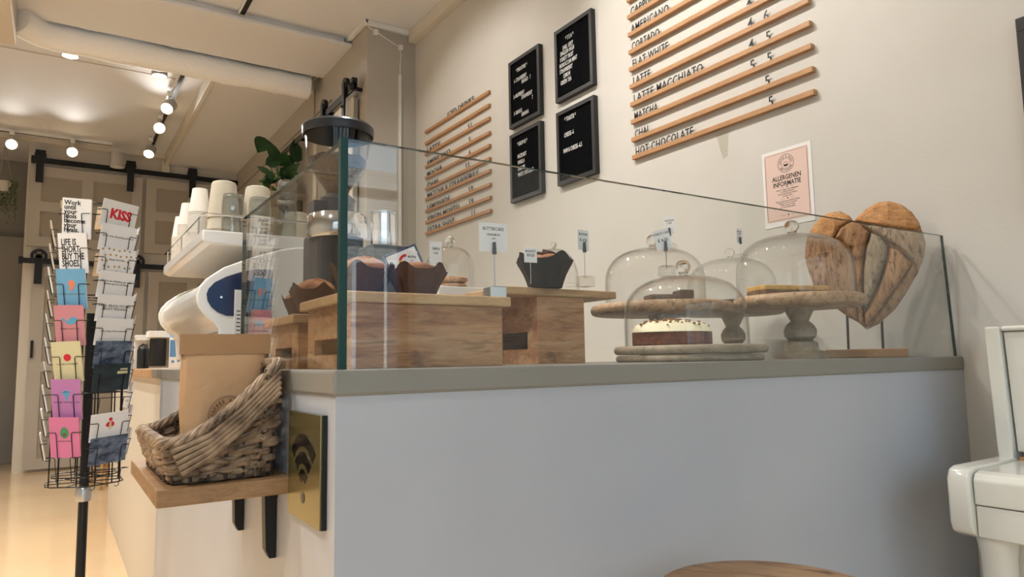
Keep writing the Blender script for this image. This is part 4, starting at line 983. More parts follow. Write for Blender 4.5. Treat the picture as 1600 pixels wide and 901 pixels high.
# cookies
rd = crate(0.845, 0.985, 1.64, 1.88, 0.186, 'small wooden riser carrying the cookies, behind the others', slot=False)
cp = thing('cookie_tray', 'white square tray with two layers of cookies beneath', 'tray', (0.925, 1.72, rd)); MB().box(-0.085, 0.085, -0.075, 0.075, 0.0, 0.024).build('tray_body', 'white_gloss', cp, smooth=False, bevel=0.003)
for k, (dx, dy, z, lab) in enumerate([(-0.022, -0.01, 0, 'lower pale cookie of the left pile under the cookie dome'), (-0.020, -0.012, 0.0165, 'upper pale cookie of the left pile under the cookie dome'), (0.012, 0.015, 0.0, 'pale cookie behind the left pile under the cookie dome')]):
    c_ = thing('cookie', lab, 'cookie', (0.937+dx*1.0, 1.715+dy*1.0+(0.0 if k < 2 else 0.028), rd+0.0242+z))
    MB().lathe([(0, 0), (0.034, 0), (0.040, 0.005), (0.038, 0.011), (0.026, 0.0155), (0, 0.016)], 28, wob=lambda r, z, a, k: (r*(1+0.03*math.sin(5*a)), z)).build('cookie_body', 'cookie', c_)
dome((0.912, 1.715, rd+0.0242), 0.069, 0.118, 0.014, 'small glass dome over the cookies near the small menu', 0.62)
c2 = thing('cake_stand', 'narrow grey stand mostly hidden behind the riser with the black muffin', 'cake stand', (1.30, 1.75, WT)); MB().lathe([(0.05, 0), (0.05, 0.19), (0.10, 0.2), (0.10, 0.205), (0, 0.205)], 32).build('stand_body', 'board_grey', c2)
dome((1.30, 1.75, WT+0.2055), 0.078, 0.150, 0.010, 'round glass dome showing above the black muffin', 0.80)

# ------------------------------------------------------------------ wooden heart
hu = Vector((0.436, -0.9, 0)).normalized(); hn = Vector((-0.9, -0.436, 0)).normalized(); HP = Vector((2.165, 1.235, WT))
ht = thing('wooden_heart', 'large heart pieced from driftwood on two black rods', 'heart sculpture', HP)
hm = Matrix(((hu.x, 0, hn.x, HP.x), (hu.y, 0, hn.y, HP.y), (0, 1, 0, HP.z), (0, 0, 0, 1)))
OUT = [(-0.0337, 0.4407), (-0.0457, 0.4594), (-0.0712, 0.4774), (-0.1026, 0.4764), (-0.1306, 0.4648), (-0.1549, 0.44), (-0.1753, 0.407), (-0.1845, 0.3676), (-0.1885, 0.3377), (-0.1815, 0.2969), (-0.1662, 0.2409), (-0.1413, 0.1998), (-0.1032, 0.1609), (-0.0657, 0.1276), (-0.0186, 0.0875), (0.0183, 0.1049), (0.0667, 0.1495), (0.1027, 0.2034), (0.1344, 0.2569), (0.1533, 0.3018), (0.1623, 0.3474), (0.1549, 0.3855), (0.1488, 0.4144), (0.131, 0.4495), (0.1042, 0.4768), (0.072, 0.4916), (0.0384, 0.4927), (0.0076, 0.4772), (-0.0152, 0.4581)]
HPIECES = {0: [(-0.0337, 0.4407), (-0.0457, 0.4594), (-0.0712, 0.4774), (-0.1026, 0.4764), (-0.1306, 0.4648), (-0.1549, 0.44), (-0.1755, 0.4045), (-0.1302, 0.3921), (-0.0946, 0.3834), (-0.0745, 0.4208), (-0.0515, 0.4355)],
1: [(-0.1755, 0.4045), (-0.1302, 0.3921), (-0.0946, 0.3834), (-0.0686, 0.3709), (-0.0448, 0.3294), (-0.037, 0.2996), (-0.0373, 0.203), (-0.0401, 0.1117), (-0.0657, 0.1276), (-0.1032, 0.1609), (-0.1413, 0.1998), (-0.1662, 0.2409), (-0.1815, 0.2969), (-0.1885, 0.3377), (-0.1845, 0.3676)],
2: [(-0.0337, 0.4407), (-0.0087, 0.4231), (0.0111, 0.3966), (-0.0025, 0.3496), (-0.0124, 0.3071), (-0.0242, 0.1352), (-0.0186, 0.0875), (-0.0401, 0.1117), (-0.0373, 0.203), (-0.037, 0.2996), (-0.0448, 0.3294), (-0.0686, 0.3709), (-0.0923, 0.3842), (-0.077, 0.4162), (-0.0515, 0.4355)],
3: [(0.0152, 0.3937), (0.0397, 0.3791), (0.0566, 0.3486), (0.0542, 0.3107), (0.0313, 0.246), (0.002, 0.1814), (-0.022, 0.1375), (-0.0147, 0.2687), (-0.0003, 0.3494)],
4: [(-0.0337, 0.4407), (-0.0152, 0.4581), (0.0076, 0.4772), (0.0384, 0.4927), (0.072, 0.4916), (0.1042, 0.4768), (0.131, 0.4495), (0.1488, 0.4144), (0.1549, 0.3855), (0.107, 0.3932), (0.05, 0.4091), (-0.0043, 0.4251)],
5: [(-0.0329, 0.4397), (-0.0043, 0.4251), (0.05, 0.4091), (0.107, 0.3932), (0.1549, 0.3855), (0.1623, 0.3474), (0.1533, 0.3018), (0.1344, 0.2569), (0.1205, 0.2907), (0.0947, 0.3306), (0.0634, 0.3574), (0.0397, 0.3791), (0.0112, 0.3976)],
6: [(0.0624, 0.3409), (0.0866, 0.3314), (0.1205, 0.2907), (0.0977, 0.2504), (0.0526, 0.1879), (0.0069, 0.1243), (-0.0186, 0.0925), (-0.0214, 0.1327), (0.011, 0.1904), (0.0403, 0.2549), (0.0571, 0.3105)],
7: [(0.1205, 0.2907), (0.1344, 0.2569), (0.1027, 0.2034), (0.0667, 0.1495), (0.0183, 0.1049), (-0.0186, 0.0875), (0.0069, 0.1243), (0.0526, 0.1879), (0.0977, 0.2504)]}
def edge_dist(p, poly):
    d = 9
    for a, c in zip(poly, poly[1:]+poly[:1]):
        ax, ay = a; bx_, by_ = c; L = (bx_-ax)**2+(by_-ay)**2; t = max(0, min(1, ((p[0]-ax)*(bx_-ax)+(p[1]-ay)*(by_-ay))/(L or 1)))
        d = min(d, math.hypot(p[0]-ax-t*(bx_-ax), p[1]-ay-t*(by_-ay)))
    return d
def heart_piece(i, poly, extra, wood_m, name):
    bm = bmesh.new(); cxm = sum(p[0] for p in poly)/len(poly); cym = sum(p[1] for p in poly)/len(poly)
    pl_ = [(cxm+(p[0]-cxm)*0.995, cym+(p[1]-cym)*0.997) for p in poly]
    f = bm.faces.new([bm.verts.new((p[0], p[1], 0)) for p in pl_]); bmesh.ops.triangulate(bm, faces=[f])
    for _ in range(6):
        long_ = [e for e in bm.edges if e.calc_length() > 0.008]
        if not long_: break
        bmesh.ops.subdivide_edges(bm, edges=long_, cuts=1); bmesh.ops.triangulate(bm, faces=[q for q in bm.faces if len(q.verts) > 3])
    top = bm.faces[:]; ex = bmesh.ops.extrude_face_region(bm, geom=top); tv = [v for v in ex['geom'] if isinstance(v, bmesh.types.BMVert)]
    for v in tv:
        p = (v.co.x, v.co.y); de = edge_dist(p, OUT); dp = edge_dist(p, pl_)
        h = 0.030*math.sqrt(min(1, de/0.075))+extra*(0.35+0.65*min(1, dp/0.012))-0.014*max(0, 1-dp/0.006)
        h += 0.0050*noise.noise(Vector((p[0]*50+i*7, p[1]*16, 3)))+0.003*noise.noise(Vector((p[0]*130+i*7, p[1]*30, 5)))
        for kx, ky, kr in ((-0.044, 0.343, 0.012), (0.046, 0.395, 0.012), (-0.117, 0.332, 0.008), (-0.083, 0.372, 0.007), (0.146, 0.392, 0.011)):
            q = math.hypot((p[0]-kx), (p[1]-ky)*0.8)
            if q < kr: h -= 0.016*(1-q/kr)
        v.co.z = max(h, 0.001)
    for v in bm.verts:
        if v not in tv: v.co.z = -0.024+0.018*max(0, 1-edge_dist((v.co.x, v.co.y), OUT)/0.03)
    bmesh.ops.recalc_face_normals(bm, faces=bm.faces)
    me = bpy.data.meshes.new(name); bm.to_mesh(me); bm.free(); me.transform(Matrix.Translation(-HP) @ hm); me.shade_smooth(); me.set_sharp_from_angle(angle=math.radians(42)); me.materials.append(M[wood_m])
    o = bpy.data.objects.new(name, me); COL.objects.link(o); o.parent = ht
    return o
for i, ex_ in ((0, 0.004), (1, 0.006), (2, 0.013), (3, 0.018), (4, 0.006), (5, 0.010), (6, 0.014), (7, 0.004)):
    heart_piece(i, HPIECES[i], ex_, 'heart_wood_%d' % i, 'driftwood_piece')
bk_ = []
for a_, c_ in zip(OUT, OUT[1:]+OUT[:1]): bk_.append(((a_[0]+0.013)*0.965-0.013, (a_[1]-0.31)*0.965+0.31))
MB().prism(bk_, -0.020, 0.006, mtx=hm).build('back_piece', 'heart_wood_7', ht, world=True, angle=50, bevel=0.004)
for a, c in (((-0.0715, 0.16), (-0.0745, 0.026)), ((0.0270, 0.155), (0.0240, 0.026))):
    MB().tube([hm @ Vector((a[0], a[1], -0.008)), hm @ Vector((c[0], c[1], -0.008))], 0.004, 8).build('rod', 'black_metal', ht, world=True)
MB().prism([(-0.14, -0.034), (0.093, -0.034), (0.093, 0.018), (-0.14, 0.030)], 0.0, 0.027, 'XZY', mtx=hm).build('base', 'oak_slat', ht, world=True, smooth=False, bevel=0.003)

# ------------------------------------------------------------------ espresso machine
em = thing('espresso_machine', 'white espresso machine with rounded barrel side and cup tray', 'espresso machine', (0.45, 2.80, WT))
WO = WT
outer = [(0.735, 1.585), (0.66, 1.560), (0.586, 1.530), (0.520, 1.500), (0.464, 1.457), (0.438, 1.425), (0.428, 1.395), (0.429, 1.368), (0.438, 1.343), (0.462, 1.312), (0.493, 1.287), (0.508, 1.265), (0.512, 1.222), (0.518, 1.160)]
endp = outer+[(0.600, 1.160), (0.600, 1.285), (0.97, 1.285), (0.97, 1.598), (0.80, 1.598)]
win = [(0.70, 1.500), (0.640, 1.500), (0.582, 1.485), (0.530, 1.465), (0.489, 1.441), (0.468, 1.416), (0.462, 1.396), (0.466, 1.370), (0.480, 1.347), (0.503, 1.328), (0.533, 1.316), (0.700, 1.312)]
for y in (2.80, 3.93): MB().prism(endp, y, y+0.035, 'XZY').build('end_panel', 'machine_white', em, world=True, bevel=0.006, segs=3, angle=30)
MB().prism(win, 2.794, 2.801, 'XZY').build('side_window', 'window_dark', em, world=True, smooth=False, bevel=0.002)
MB().prism(circ(0.512, 1.385, 0.0045, 12), 2.786, 2.795, 'XZY').build('side_badge', 'chrome', em, world=True)
MB().prism([(0.565, 1.325), (0.66, 1.325), (0.66, 1.40), (0.565, 1.40)], 2.791, 2.7945, 'XZY').build('display', 'grey_plastic', em, world=True, smooth=False)
ins = [(x+0.012, z-(0.010 if i < 6 else -0.004)) for i, (x, z) in enumerate(outer[:11])]
body = ins+[(0.52, 1.262), (0.95, 1.262), (0.95, 1.575)]
MB().prism(body, 2.835, 3.93, 'XZY').build('barrel_body', 'machine_white', em, world=True, angle=30)
MB().box(0.535, 0.95, 2.84, 3.925, 1.165, 1.262).build('drip_base', 'white_gloss', em, world=True, smooth=False, bevel=0.006)
for y in (2.90, 3.84):
    for x in (0.58, 0.92): MB().lathe([(0, 0), (0.022, 0), (0.018, 0.046), (0, 0.046)], 16, c=(x, y, WT)).build('foot', 'steel', em, world=True)
MB().prism([(0.447, 1.602), (0.475, 1.590), (0.99, 1.590), (1.0, 1.602), (1.0, 1.645), (0.447, 1.645)], 2.825, 3.975, 'XZY').build('cup_tray', 'machine_white', em, world=True, smooth=False, bevel=0.007, segs=3)
b = MB()
x0, x1, y0, y1, z = 0.452, 0.995, 2.832, 3.968, 1.708
b.tube([(x0, y0+0.03, z), (x0+0.009, y0+0.009, z), (x0+0.03, y0, z), (x1-0.03, y0, z), (x1-0.009, y0+0.009, z), (x1, y0+0.03, z), (x1, y1, z), (x0, y1, z)], 0.0045, 8, closed=True)
for x, y in ((x0, y0+0.12), (x0, 3.4), (x0, y1-0.1), (x0+0.1, y0), (x1-0.1, y0), (x1, 3.2), (x1, 3.8)): b.tube([(x, y, 1.64), (x, y, z)], 0.003, 6)
b.build('cup_rail', 'chrome', em, world=True)
TY = 1.6455

# cups on the machine
def lathe_thing(name, prof, m, part, label, cat, seg=36, group=None):
    r = thing(name, label, cat, (0, 0, 0), 0, group); MB().lathe(prof, seg).build(part, m, r, angle=35); return r
cup = lathe_thing('paper_cup', [(0, 0.1030), (0.0299, 0.1030), (0.0427, 0.0030), (0.0436, 0.0002), (0.0446, 0.0), (0.0455, 0.0015), (0.0455, 0.0045), (0.0435, 0.005), (0.0307, 0.106), (0.0300, 0.1085), (0.0290, 0.1085), (0.0284, 0.1040), (0, 0.1040)], 'paper_cup', 'cup_body', 'white paper cup in an upturned stack on the machine', 'paper cup')
first = True
for lab, x, y, n in (('in the nearest tall upturned stack along the left rail', 0.502, 3.27, 19), ('in the middle upturned stack along the left rail', 0.504, 3.60, 19),
                     ('in the farthest upturned stack along the left rail', 0.506, 3.82, 16), ('in the stack just behind the left beige cups', 0.636, 3.62, 24), ('in the short stack inside the rail stacks', 0.60, 3.80, 17)):
    for k in range(n):
        c_ = cup if first else dup(cup); first = False
        c_.location = (x+0.0003*math.sin(k*1.7), y+0.0003*math.cos(k*2.3), TY+k*0.0082+0.0002); c_['label'] = 'white paper cup '+lab; c_['group'] = 'white paper cups '+lab
bw = lathe_thing('beige_cup', [(0, 0.159), (0.036, 0.158), (0.046, 0.150), (0.0605, 0.006), (0.0615, 0.0), (0.063, 0), (0.065, 0.002), (0.064, 0.006), (0.050, 0.150), (0.046, 0.158), (0.037, 0.162), (0, 0.163)], 'cup_beige', 'cup_body', 'x', 'cup')
first = True
for x, y, n, lab in ((0.575, 3.13, 3, 'beige stoneware cup in the upturned nest left of the ribbed glasses'), (0.718, 3.15, 3, 'beige stoneware cup in the upturned nest between two ribbed glasses'), (0.885, 3.13, 1, 'single upturned beige stoneware cup at the end of the cup tray')):
    for k in range(n):
        c_ = bw if first else dup(bw); first = False
        c_.location = (x, y, TY+k*0.052); c_['label'] = lab; c_['group'] = lab.replace('cup in', 'cups in')
def glass_prof(r, h): return [(r*0.80, 0), (r*0.85, 0.004), (r, h-0.004), (r, h), (r-0.003, h), (r*0.82-0.003, 0.012), (0, 0.010), (0, 0)]
gl = thing('ribbed_glass', 'x', 'glass')
def ribw(r, z, a, k): return (r*(1+0.018*math.cos(16*a)) if 6 <= k <= 8 and z < 0.068 else r), z
MB().lathe([(0, 0.078), (0.032, 0.076), (0.036, 0.068), (0.037, 0.03), (0.0355, 0), (0.038, 0), (0.041, 0.004), (0.042, 0.03), (0.040, 0.066), (0.039, 0.078), (0.036, 0.084), (0, 0.085)], 96, wob=ribw).build('glass_body', 'cup_glass', gl, angle=50)
first = True
for x, y, n, lab in ((0.575, 2.94, 2, 'ribbed clear glass in the stack of two before the left beige cups'), (0.680, 2.95, 2, 'ribbed clear glass in the stack of two in the middle of the tray front'), (0.792, 2.95, 3, 'ribbed clear glass in the tallest clear stack, by the grinder')):
    for k in range(n):
        c_ = gl if first else dup(gl); first = False
        c_.location = (x, y, TY+k*0.0855); c_['label'] = lab; c_['group'] = 'stack: '+lab.replace('clear glass in', 'clear glasses in')

# grinder
gr = thing('coffee_grinder', 'large coffee grinder with clear bean hopper behind the glass corner', 'coffee grinder', (0.735, 2.14, WT))
MB().box(-0.10, 0.10, -0.12, 0.14, 0, 0.05).box(-0.075, 0.075, -0.04, 0.12, 0.05, 0.42).build('body', 'grey_plastic', gr, smooth=False, bevel=0.012, segs=3)
MB().lathe([(0, 0.40), (0.088, 0.40), (0.094, 0.41), (0.094, 0.468), (0.086, 0.478), (0, 0.48)], 40).build('chrome_collar', 'chrome', gr)
MB().lathe([(0, 0.48), (0.05, 0.48), (0.055, 0.53), (0.036, 0.545), (0, 0.545)], 28).box(-0.085, -0.02, -0.03, 0.03, 0.48, 0.515).build('neck', 'grey_plastic', gr)
hop = [(0.036, 0.545), (0.040, 0.56), (0.088, 0.63), (0.094, 0.66), (0.108, 0.755)]
MB().lathe(hop+[(r-0.0025, z) for r, z in hop[::-1]], 48, closed=True).build('bean_hopper', 'acrylic', gr)
MB().lathe([(0.111, 0.735), (0.113, 0.740), (0.113, 0.762), (0.106, 0.770), (0.02, 0.776), (0, 0.777), (0, 0.770), (0.104, 0.760), (0.1085, 0.735)], 48).build('hopper_lid', 'dark_plastic', gr)
def wb(r, z, a, k): return r, z+(0.003*math.sin(9*a+r*200) if k > 2 else 0)
MB().lathe([(0, 0.547), (0.033, 0.547), (0.037, 0.562), (0.084, 0.63), (0.089, 0.660), (0.06, 0.664), (0.03, 0.667), (0, 0.668)], 36, wob=wb).build('coffee_beans', 'coffee_beans', gr)
MB().lathe([(0, -0.03), (0.028, -0.03), (0.028, 0.0), (0, 0.0)], 24, mtx=frame((0, -0.125, 0.33), (1, 0, 0), (0, 0, 1))).box(-0.03, 0.03, -0.12, -0.04, 0.20, 0.38).build('dosing_head', 'dark_plastic', gr)
bx_ = tag(MB().box(0.755, 0.885, 1.955, 2.03, WT, WT+0.355).box(0.755, 0.885, 1.90, 1.955, WT, WT+0.355).build('grey_counter_box', 'grey_plastic', smooth=False, bevel=0.006), 'grey box on the counter carrying the chrome canister', 'box')
cn = thing('chrome_canister', 'polished chrome canister right of the grinder', 'canister', (0.812, 1.955, WT+0.3552))
MB().lathe([(0, 0), (0.034, 0), (0.0355, 0.004), (0.0355, 0.098), (0, 0.098)], 36).build('body', 'chrome', cn)
MB().lathe([(0, 0.0982), (0.037, 0.0982), (0.037, 0.106), (0.030, 0.109), (0, 0.110)], 36).build('lid', 'steel', cn)
mc = thing('price_list_card', 'narrow white standing list behind the side glass', 'card', (0.474, 2.3, WT), 0.2)
MB().box(-0.013, 0.013, -0.001, 0.001, 0, 0.245).build('card', 'paper_white', mc, smooth=False)
MB().box(-0.02, 0.02, -0.012, 0.014, 0, 0.003).box(-0.02, 0.02, 0.0012, 0.003, 0, 0.04).build('stand', 'acrylic', mc, smooth=False)
flat('printed_lines', [rect(-0.006, 0.006, 0.02+0.012*i, 0.024+0.012*i) for i in range(14)], 'ink_grey', mc, wm(mc) @ frame((0, -0.001, 0), (1, 0, 0), (0, 0, 1)))

# far left of the worktop
ld = thing('lid_dispenser', 'clear acrylic dispenser of black cup lids with white top', 'lid dispenser', (0.465, 4.25, WT))
MB().box(-0.052, 0.048, -0.05, 0.05, 0.0, 0.012).build('base', 'acrylic', ld, smooth=False)
for x in (-0.055, 0.045): MB().box(x, x+0.004, -0.05, 0.05, 0.012, 0.20).build('side', 'acrylic', ld, smooth=False)
MB().box(-0.056, 0.05, -0.052, 0.052, 0.165, 0.20).build('top_cover', 'paper_white', ld, smooth=False, bevel=0.003)
MB().lathe([(0, 0.012), (0.043, 0.012), (0.043, 0.160), (0, 0.160)], 32).build('lid_pile', 'lid_black', ld)
ld2 = thing('lid_dispenser', 'low white topped dispenser with a rounded pile of black lids, left of the acrylic one', 'lid dispenser', (0.372+0.035, 4.40, WT))
MB().lathe([(0, 0.0), (0.030, 0.0), (0.030, 0.10), (0.022, 0.125), (0, 0.14)], 28).build('lid_pile', 'lid_black', ld2)
MB().box(-0.042, 0.032, 0.034, 0.04, 0.0, 0.185).box(-0.042, 0.032, -0.02, 0.034, 0.155, 0.185).build('back_cover', 'paper_white', ld2, smooth=False, bevel=0.002)
mk = thing('milk_carton', 'white and blue drink carton between lid dispenser and machine', 'carton', (0.548, 4.18, WT), -0.3)
MB().box(-0.032, 0.032, -0.032, 0.032, 0, 0.165).build('carton_body', 'paper_white', mk, smooth=False)
MB().prism([(-0.032, 0.1651), (0.032, 0.1651), (0.002, 0.188), (0.002, 0.200), (-0.002, 0.200), (-0.002, 0.188)], -0.032, 0.032, 'YZX').build('gable_top', 'carton_blue', mk, smooth=False)
flat('printed_pattern', [rect(-0.028, 0.004, 0.06, 0.15), circ(0.016, 0.04, 0.008), circ(-0.012, 0.035, 0.008), rect(0.008, 0.026, 0.10, 0.108), rect(0.010, 0.024, 0.125, 0.133), rect(0.008, 0.026, 0.07, 0.078)], 'carton_blue', mk, wm(mk) @ frame((0, -0.0322, 0), (1, 0, 0), (0, 0, 1)))
jr = thing('cookie_jar', 'clear jar of small biscuits at the far end of the worktop', 'jar', (0.41, 4.72, WT))
MB().lathe([(0.038, 0), (0.038, 0.09), (0.034, 0.10), (0.034, 0.105), (0.032, 0.105), (0.036, 0.088), (0.036, 0.003), (0, 0.003), (0, 0)], 28).build('jar_body', 'acrylic', jr)
b = MB()
for k in range(5): b.lathe([(0, 0.005+k*0.016), (0.028, 0.005+k*0.016), (0.031, 0.012+k*0.016), (0.026, 0.019+k*0.016), (0, 0.019+k*0.016)], 20)
b.build('biscuits', 'cookie', jr)
MB().lathe([(0, 0.106), (0.04, 0.106), (0.04, 0.16), (0.034, 0.165), (0, 0.166)], 28).build('jar_lid', 'paper_white', jr)

# ------------------------------------------------------------------ plants
def leaf(b, base, tip, width, droop=0.2, n=8, up=Vector((0, 0, 1)), seg=4):
    base = Vector(base); tip = Vector(tip); ax = tip-base; L = ax.length; side = ax.cross(up)
    if side.length < 1e-5: side = Vector((1, 0, 0))
    side.normalize(); nn = side.cross(ax).normalized(); vs = []; fs = []
    for i in range(n+1):
        t = i/n; w = width*0.5*math.sin(PI*min(1, t**0.72))*(1.0 if t < 0.98 else 0.2); c = base+ax*t-nn*0+Vector((0, 0, -droop*L*t*t))
        for j in range(-seg//2, seg//2+1):
            s_ = j/(seg/2); vs.append(c+side*w*s_+nn*(0.18*w*abs(s_)))
    m_ = seg+1
    for i in range(n):
        for j in range(seg): fs.append((i*m_+j, i*m_+j+1, (i+1)*m_+j+1, (i+1)*m_+j))
    b.add(vs, fs)
ws_ = thing('plant_shelf', 'small taupe wall shelf under the potted plant', 'shelf', (1.80, 6.55, 2.66))
MB().box(1.56, 1.894, 6.35, 6.9, 2.66, 2.69).build('board', 'taupe_dark', ws_, world=True, smooth=False, bevel=0.002)
MB().prism([(1.894, 2.5), (1.894, 2.66), (1.70, 2.66)], 6.5, 6.53, 'XZY').prism([(1.894, 2.5), (1.894, 2.66), (1.70, 2.66)], 6.75, 6.78, 'XZY').build('bracket', 'black_metal', ws_, world=True, smooth=False)
pp = thing('potted_plant', 'leafy green houseplant in a woven pot above the cups', 'plant', (1.70, 6.58, 2.6902))
MB().lathe([(0, 0), (0.075, 0), (0.10, 0.11), (0.092, 0.11), (0.08, 0.09), (0, 0.09)], 24, wob=lambda r, z, a, k: (r*(1+0.03*math.sin(14*a)), z)).build('woven_pot', 'board_brown', pp)
b = MB(); sm = MB()
big_l = [((0.0, 0, 0.30), (-0.17, -0.10, 0.52), 0.13), ((-0.17, -0.1, 0.52), (-0.235, -0.12, 0.36), 0.16), ((0.0, 0, 0.32), (0.16, -0.02, 0.40), 0.12), ((0.15, -0.04, 0.34), (0.12, -0.02, 0.58), 0.15), ((-0.02, 0, 0.30), (0.02, -0.14, 0.40), 0.18), ((-0.15, -0.06, 0.28), (0.02, -0.05, 0.37), 0.12)]
for a_, c_, w in big_l: leaf(b, a_, c_, w, 0.0, up=Vector((0.2, -1, 0.1)))
for i in range(70):
    a = random.uniform(0, 2*PI); r0 = random.uniform(0.0, 0.10); r1 = r0+random.uniform(0.08, 0.15); z0 = random.uniform(0.08, 0.24); z1 = z0+random.uniform(-0.10, 0.12)
    leaf(b, (r0*math.cos(a), r0*math.sin(a), z0), (r1*math.cos(a), r1*math.sin(a), z1), random.uniform(0.06, 0.10), 0.1, up=Vector((random.uniform(-.5, .5), random.uniform(-1, 0), random.uniform(0.2, 1))))
b.build('leaves', 'leaf_green', pp, angle=80)
for (x, y, z) in ((-0.05, -0.02, 0.44), (0.12, -0.02, 0.36), (0.0, 0.0, 0.32), (-0.10, -0.05, 0.26), (0.06, 0.04, 0.24)): sm.tube([(0, 0, 0.06), (x*0.4, y*0.4, z*0.6), (x, y, z)], 0.005, 6)
sm.build('stems', 'leaf_green', pp)
hp_ = thing('hanging_plant', 'pale green trailing plant hanging from the ceiling in the grey recess', 'plant', (-0.60, 9.9, 3.2))
MB().lathe([(0, -0.02), (0.07, -0.02), (0.10, 0.10), (0.09, 0.10), (0, 0.06)], 20).build('pot', 'cream_paint', hp_)
b = MB()
for k in range(3): a = k*2*PI/3; b.tube([(0.09*math.cos(a), 0.09*math.sin(a), 0.10), (0, 0, 0.534)], 0.003, 5)
b.build('string', 'string', hp_)
b = MB()
for k in range(46):
    a = random.uniform(0, 2*PI); r0 = random.uniform(0.03, 0.12); L = random.uniform(0.1, 0.42) if k > 4 else random.uniform(0.5, 0.62); x = r0*math.cos(a)*1.2; y = r0*math.sin(a)*1.2
    for j in range(int(L/0.022)):
        z = 0.12-j*0.022; dx = random.uniform(-0.02, 0.02); dy = random.uniform(-0.02, 0.02)
        leaf(b, (x+0.01*math.sin(j), y, z), (x+dx+0.01*math.sin(j), y+dy, z-0.02), 0.020, 0, n=3, seg=2)
b.build('foliage', 'leaf_light', hp_, angle=80)

# ------------------------------------------------------------------ piano, stools
pn = thing('upright_piano', 'white painted upright piano against the right wall', 'piano', (2.05, 0.2, 0))
pz = 'piano_white'; ye = 0.865; yo = -0.55
MB().prism([(2.29, 0), (2.29, 1.196), (2.035, 1.196), (2.055, 0.86), (2.08, 0.0)], ye-0.035, ye, 'XZY').build('end_panel', pz, pn, world=True, smooth=False, bevel=0.005, segs=3)
MB().prism([(2.29, 0), (2.29, 1.196), (2.035, 1.196), (2.055, 0.86), (2.08, 0.0)], yo, yo+0.035, 'XZY').build('end_panel', pz, pn, world=True, smooth=False, bevel=0.005, segs=3)
MB().box(2.040, 2.288, yo+0.037, ye-0.037, 1.184, 1.197).build('top_lid', pz, pn, world=True, smooth=False, bevel=0.005)
MB().prism([(2.072, 0.876), (2.050, 1.182), (2.066, 1.182), (2.088, 0.876)], yo+0.037, ye-0.039, 'XZY').build('upper_panel', pz, pn, world=True, smooth=False, bevel=0.003)
MB().box(2.10, 2.115, yo+0.037, ye-0.037, 0.06, 0.70).build('lower_panel', pz, pn, world=True, smooth=False, bevel=0.003)
ck_ = [(2.06, 0.862), (2.06, 0.715), (1.825, 0.700), (1.800, 0.712), (1.792, 0.735), (1.792, 0.835), (1.804, 0.856), (1.825, 0.862)]
for y0_, y1_ in ((ye-0.045, ye+0.004), (yo-0.004, yo+0.045)):
    MB().prism(ck_, y0_, y1_, 'XZY').build('key_cheek', pz, pn, world=True, angle=50, bevel=0.006, segs=3)
MB().prism([(2.06, 0.858), (2.06, 0.782), (1.808, 0.778), (1.806, 0.835), (1.816, 0.849), (1.835, 0.854)], yo+0.047, ye-0.047, 'XZY').build('fallboard', pz, pn, world=True, smooth=False, bevel=0.004, segs=3)
MB().box(1.812, 2.06, yo+0.047, ye-0.047, 0.704, 0.776).build('key_bed', pz, pn, world=True, smooth=False, bevel=0.003)
MB().box(2.052, 2.060, 0.3, ye-0.05, 0.8585, 0.866).build('worn_edge', 'piano_edge_worn', pn, world=True, smooth=False)
MB().lathe([(0, 0), (0.011, 0), (0.009, 0.008), (0, 0.008)], 16, mtx=frame((2.056, 0.755, 1.035), (0, -1, 0), (0, 0, 1))).build('knob', 'brass', pn, world=True)
for y in (ye-0.065, yo+0.065): MB().lathe([(0, 0.0), (0.030, 0.0), (0.022, 0.02), (0.034, 0.5), (0.038, 0.66), (0.045, 0.702), (0, 0.702)], 20, c=(1.865, y-0.0, 0)).build('leg', pz, pn, world=True)
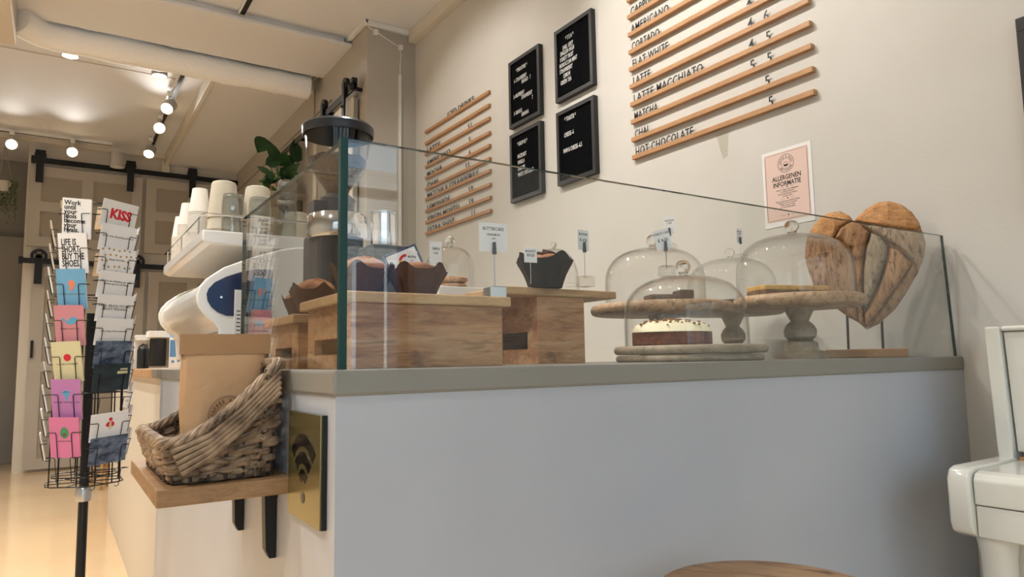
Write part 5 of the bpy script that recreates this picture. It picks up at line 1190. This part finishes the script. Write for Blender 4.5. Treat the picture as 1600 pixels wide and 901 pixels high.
def stool(x, y, r, h, label, leg_m='stool_wood', name='round_stool', th=0.035, top_m='stool_wood'):
    s_o = thing(name, label, 'stool', (x, y, 0), 0.5)
    MB().lathe([(0, h-th), (r-0.012, h-th), (r, h-th+0.010), (r, h-0.012), (r-0.008, h-0.002), (r-0.02, h), (0, h)], 64).build('seat', top_m, s_o, angle=50)
    for k in range(4):
        a = PI/4+k*PI/2; MB().tube([(r*0.95*math.cos(a), r*0.95*math.sin(a), 0), (r*0.6*math.cos(a), r*0.6*math.sin(a), h-th)], 0.014, 10).build('leg', leg_m, s_o)
    b = MB(); q = [(r*0.83*math.cos(PI/4+k*PI/2), r*0.83*math.sin(PI/4+k*PI/2), h*0.35) for k in range(4)]; b.tube(q, 0.008, 8, closed=True); b.build('footrest', leg_m, s_o)
    return s_o
stool(0.980, 0.752, 0.190, 0.755, 'round worn wooden stool before the counter front')
stool(0.43, 7.75, 0.12, 0.46, 'small golden wooden stool behind the card rack', 'gold_wood', 'wooden_stool', 0.05, 'gold_wood')

# ------------------------------------------------------------------ street outside, seen in the glass
struct(MB().box(-20, 26, -24, -3.0, -0.25, -0.13).build('street_ground', 'asphalt', smooth=False))
fc = thing('house_front', 'brick house front across the street, mirrored in the glass screen', 'building', (4, -13, -0.13))
MB().box(-10, 24, -13.5, -13, -0.13, 5.6).build('wall', 'facade_brick', fc, world=True, smooth=False)
for z in (1.0,):
    for i in range(9):
        x = -8+i*3.4
        w_ = MB().box(x-0.1, x+1.5, -13.0, -12.9, z-0.1, z+2.5).build('window_frame', 'white_gloss', fc, world=True, smooth=False)
        MB().box(x, x+1.4, -12.9, -12.88, z, z+2.4).build('pane', 'facade_window', w_, world=False, smooth=False) if False else None
        p_ = MB().box(x, x+0.66, -12.9, -12.88, z, z+2.4).box(x+0.74, x+1.4, -12.9, -12.88, z, z+2.4).build('pane', 'facade_window', fc, world=True, smooth=False)
MB().box(-10, 24, -13.0, -12.8, 3.9, 4.15).build('cornice', 'paper_white', fc, world=True, smooth=False)
bpy.context.view_layer.update()
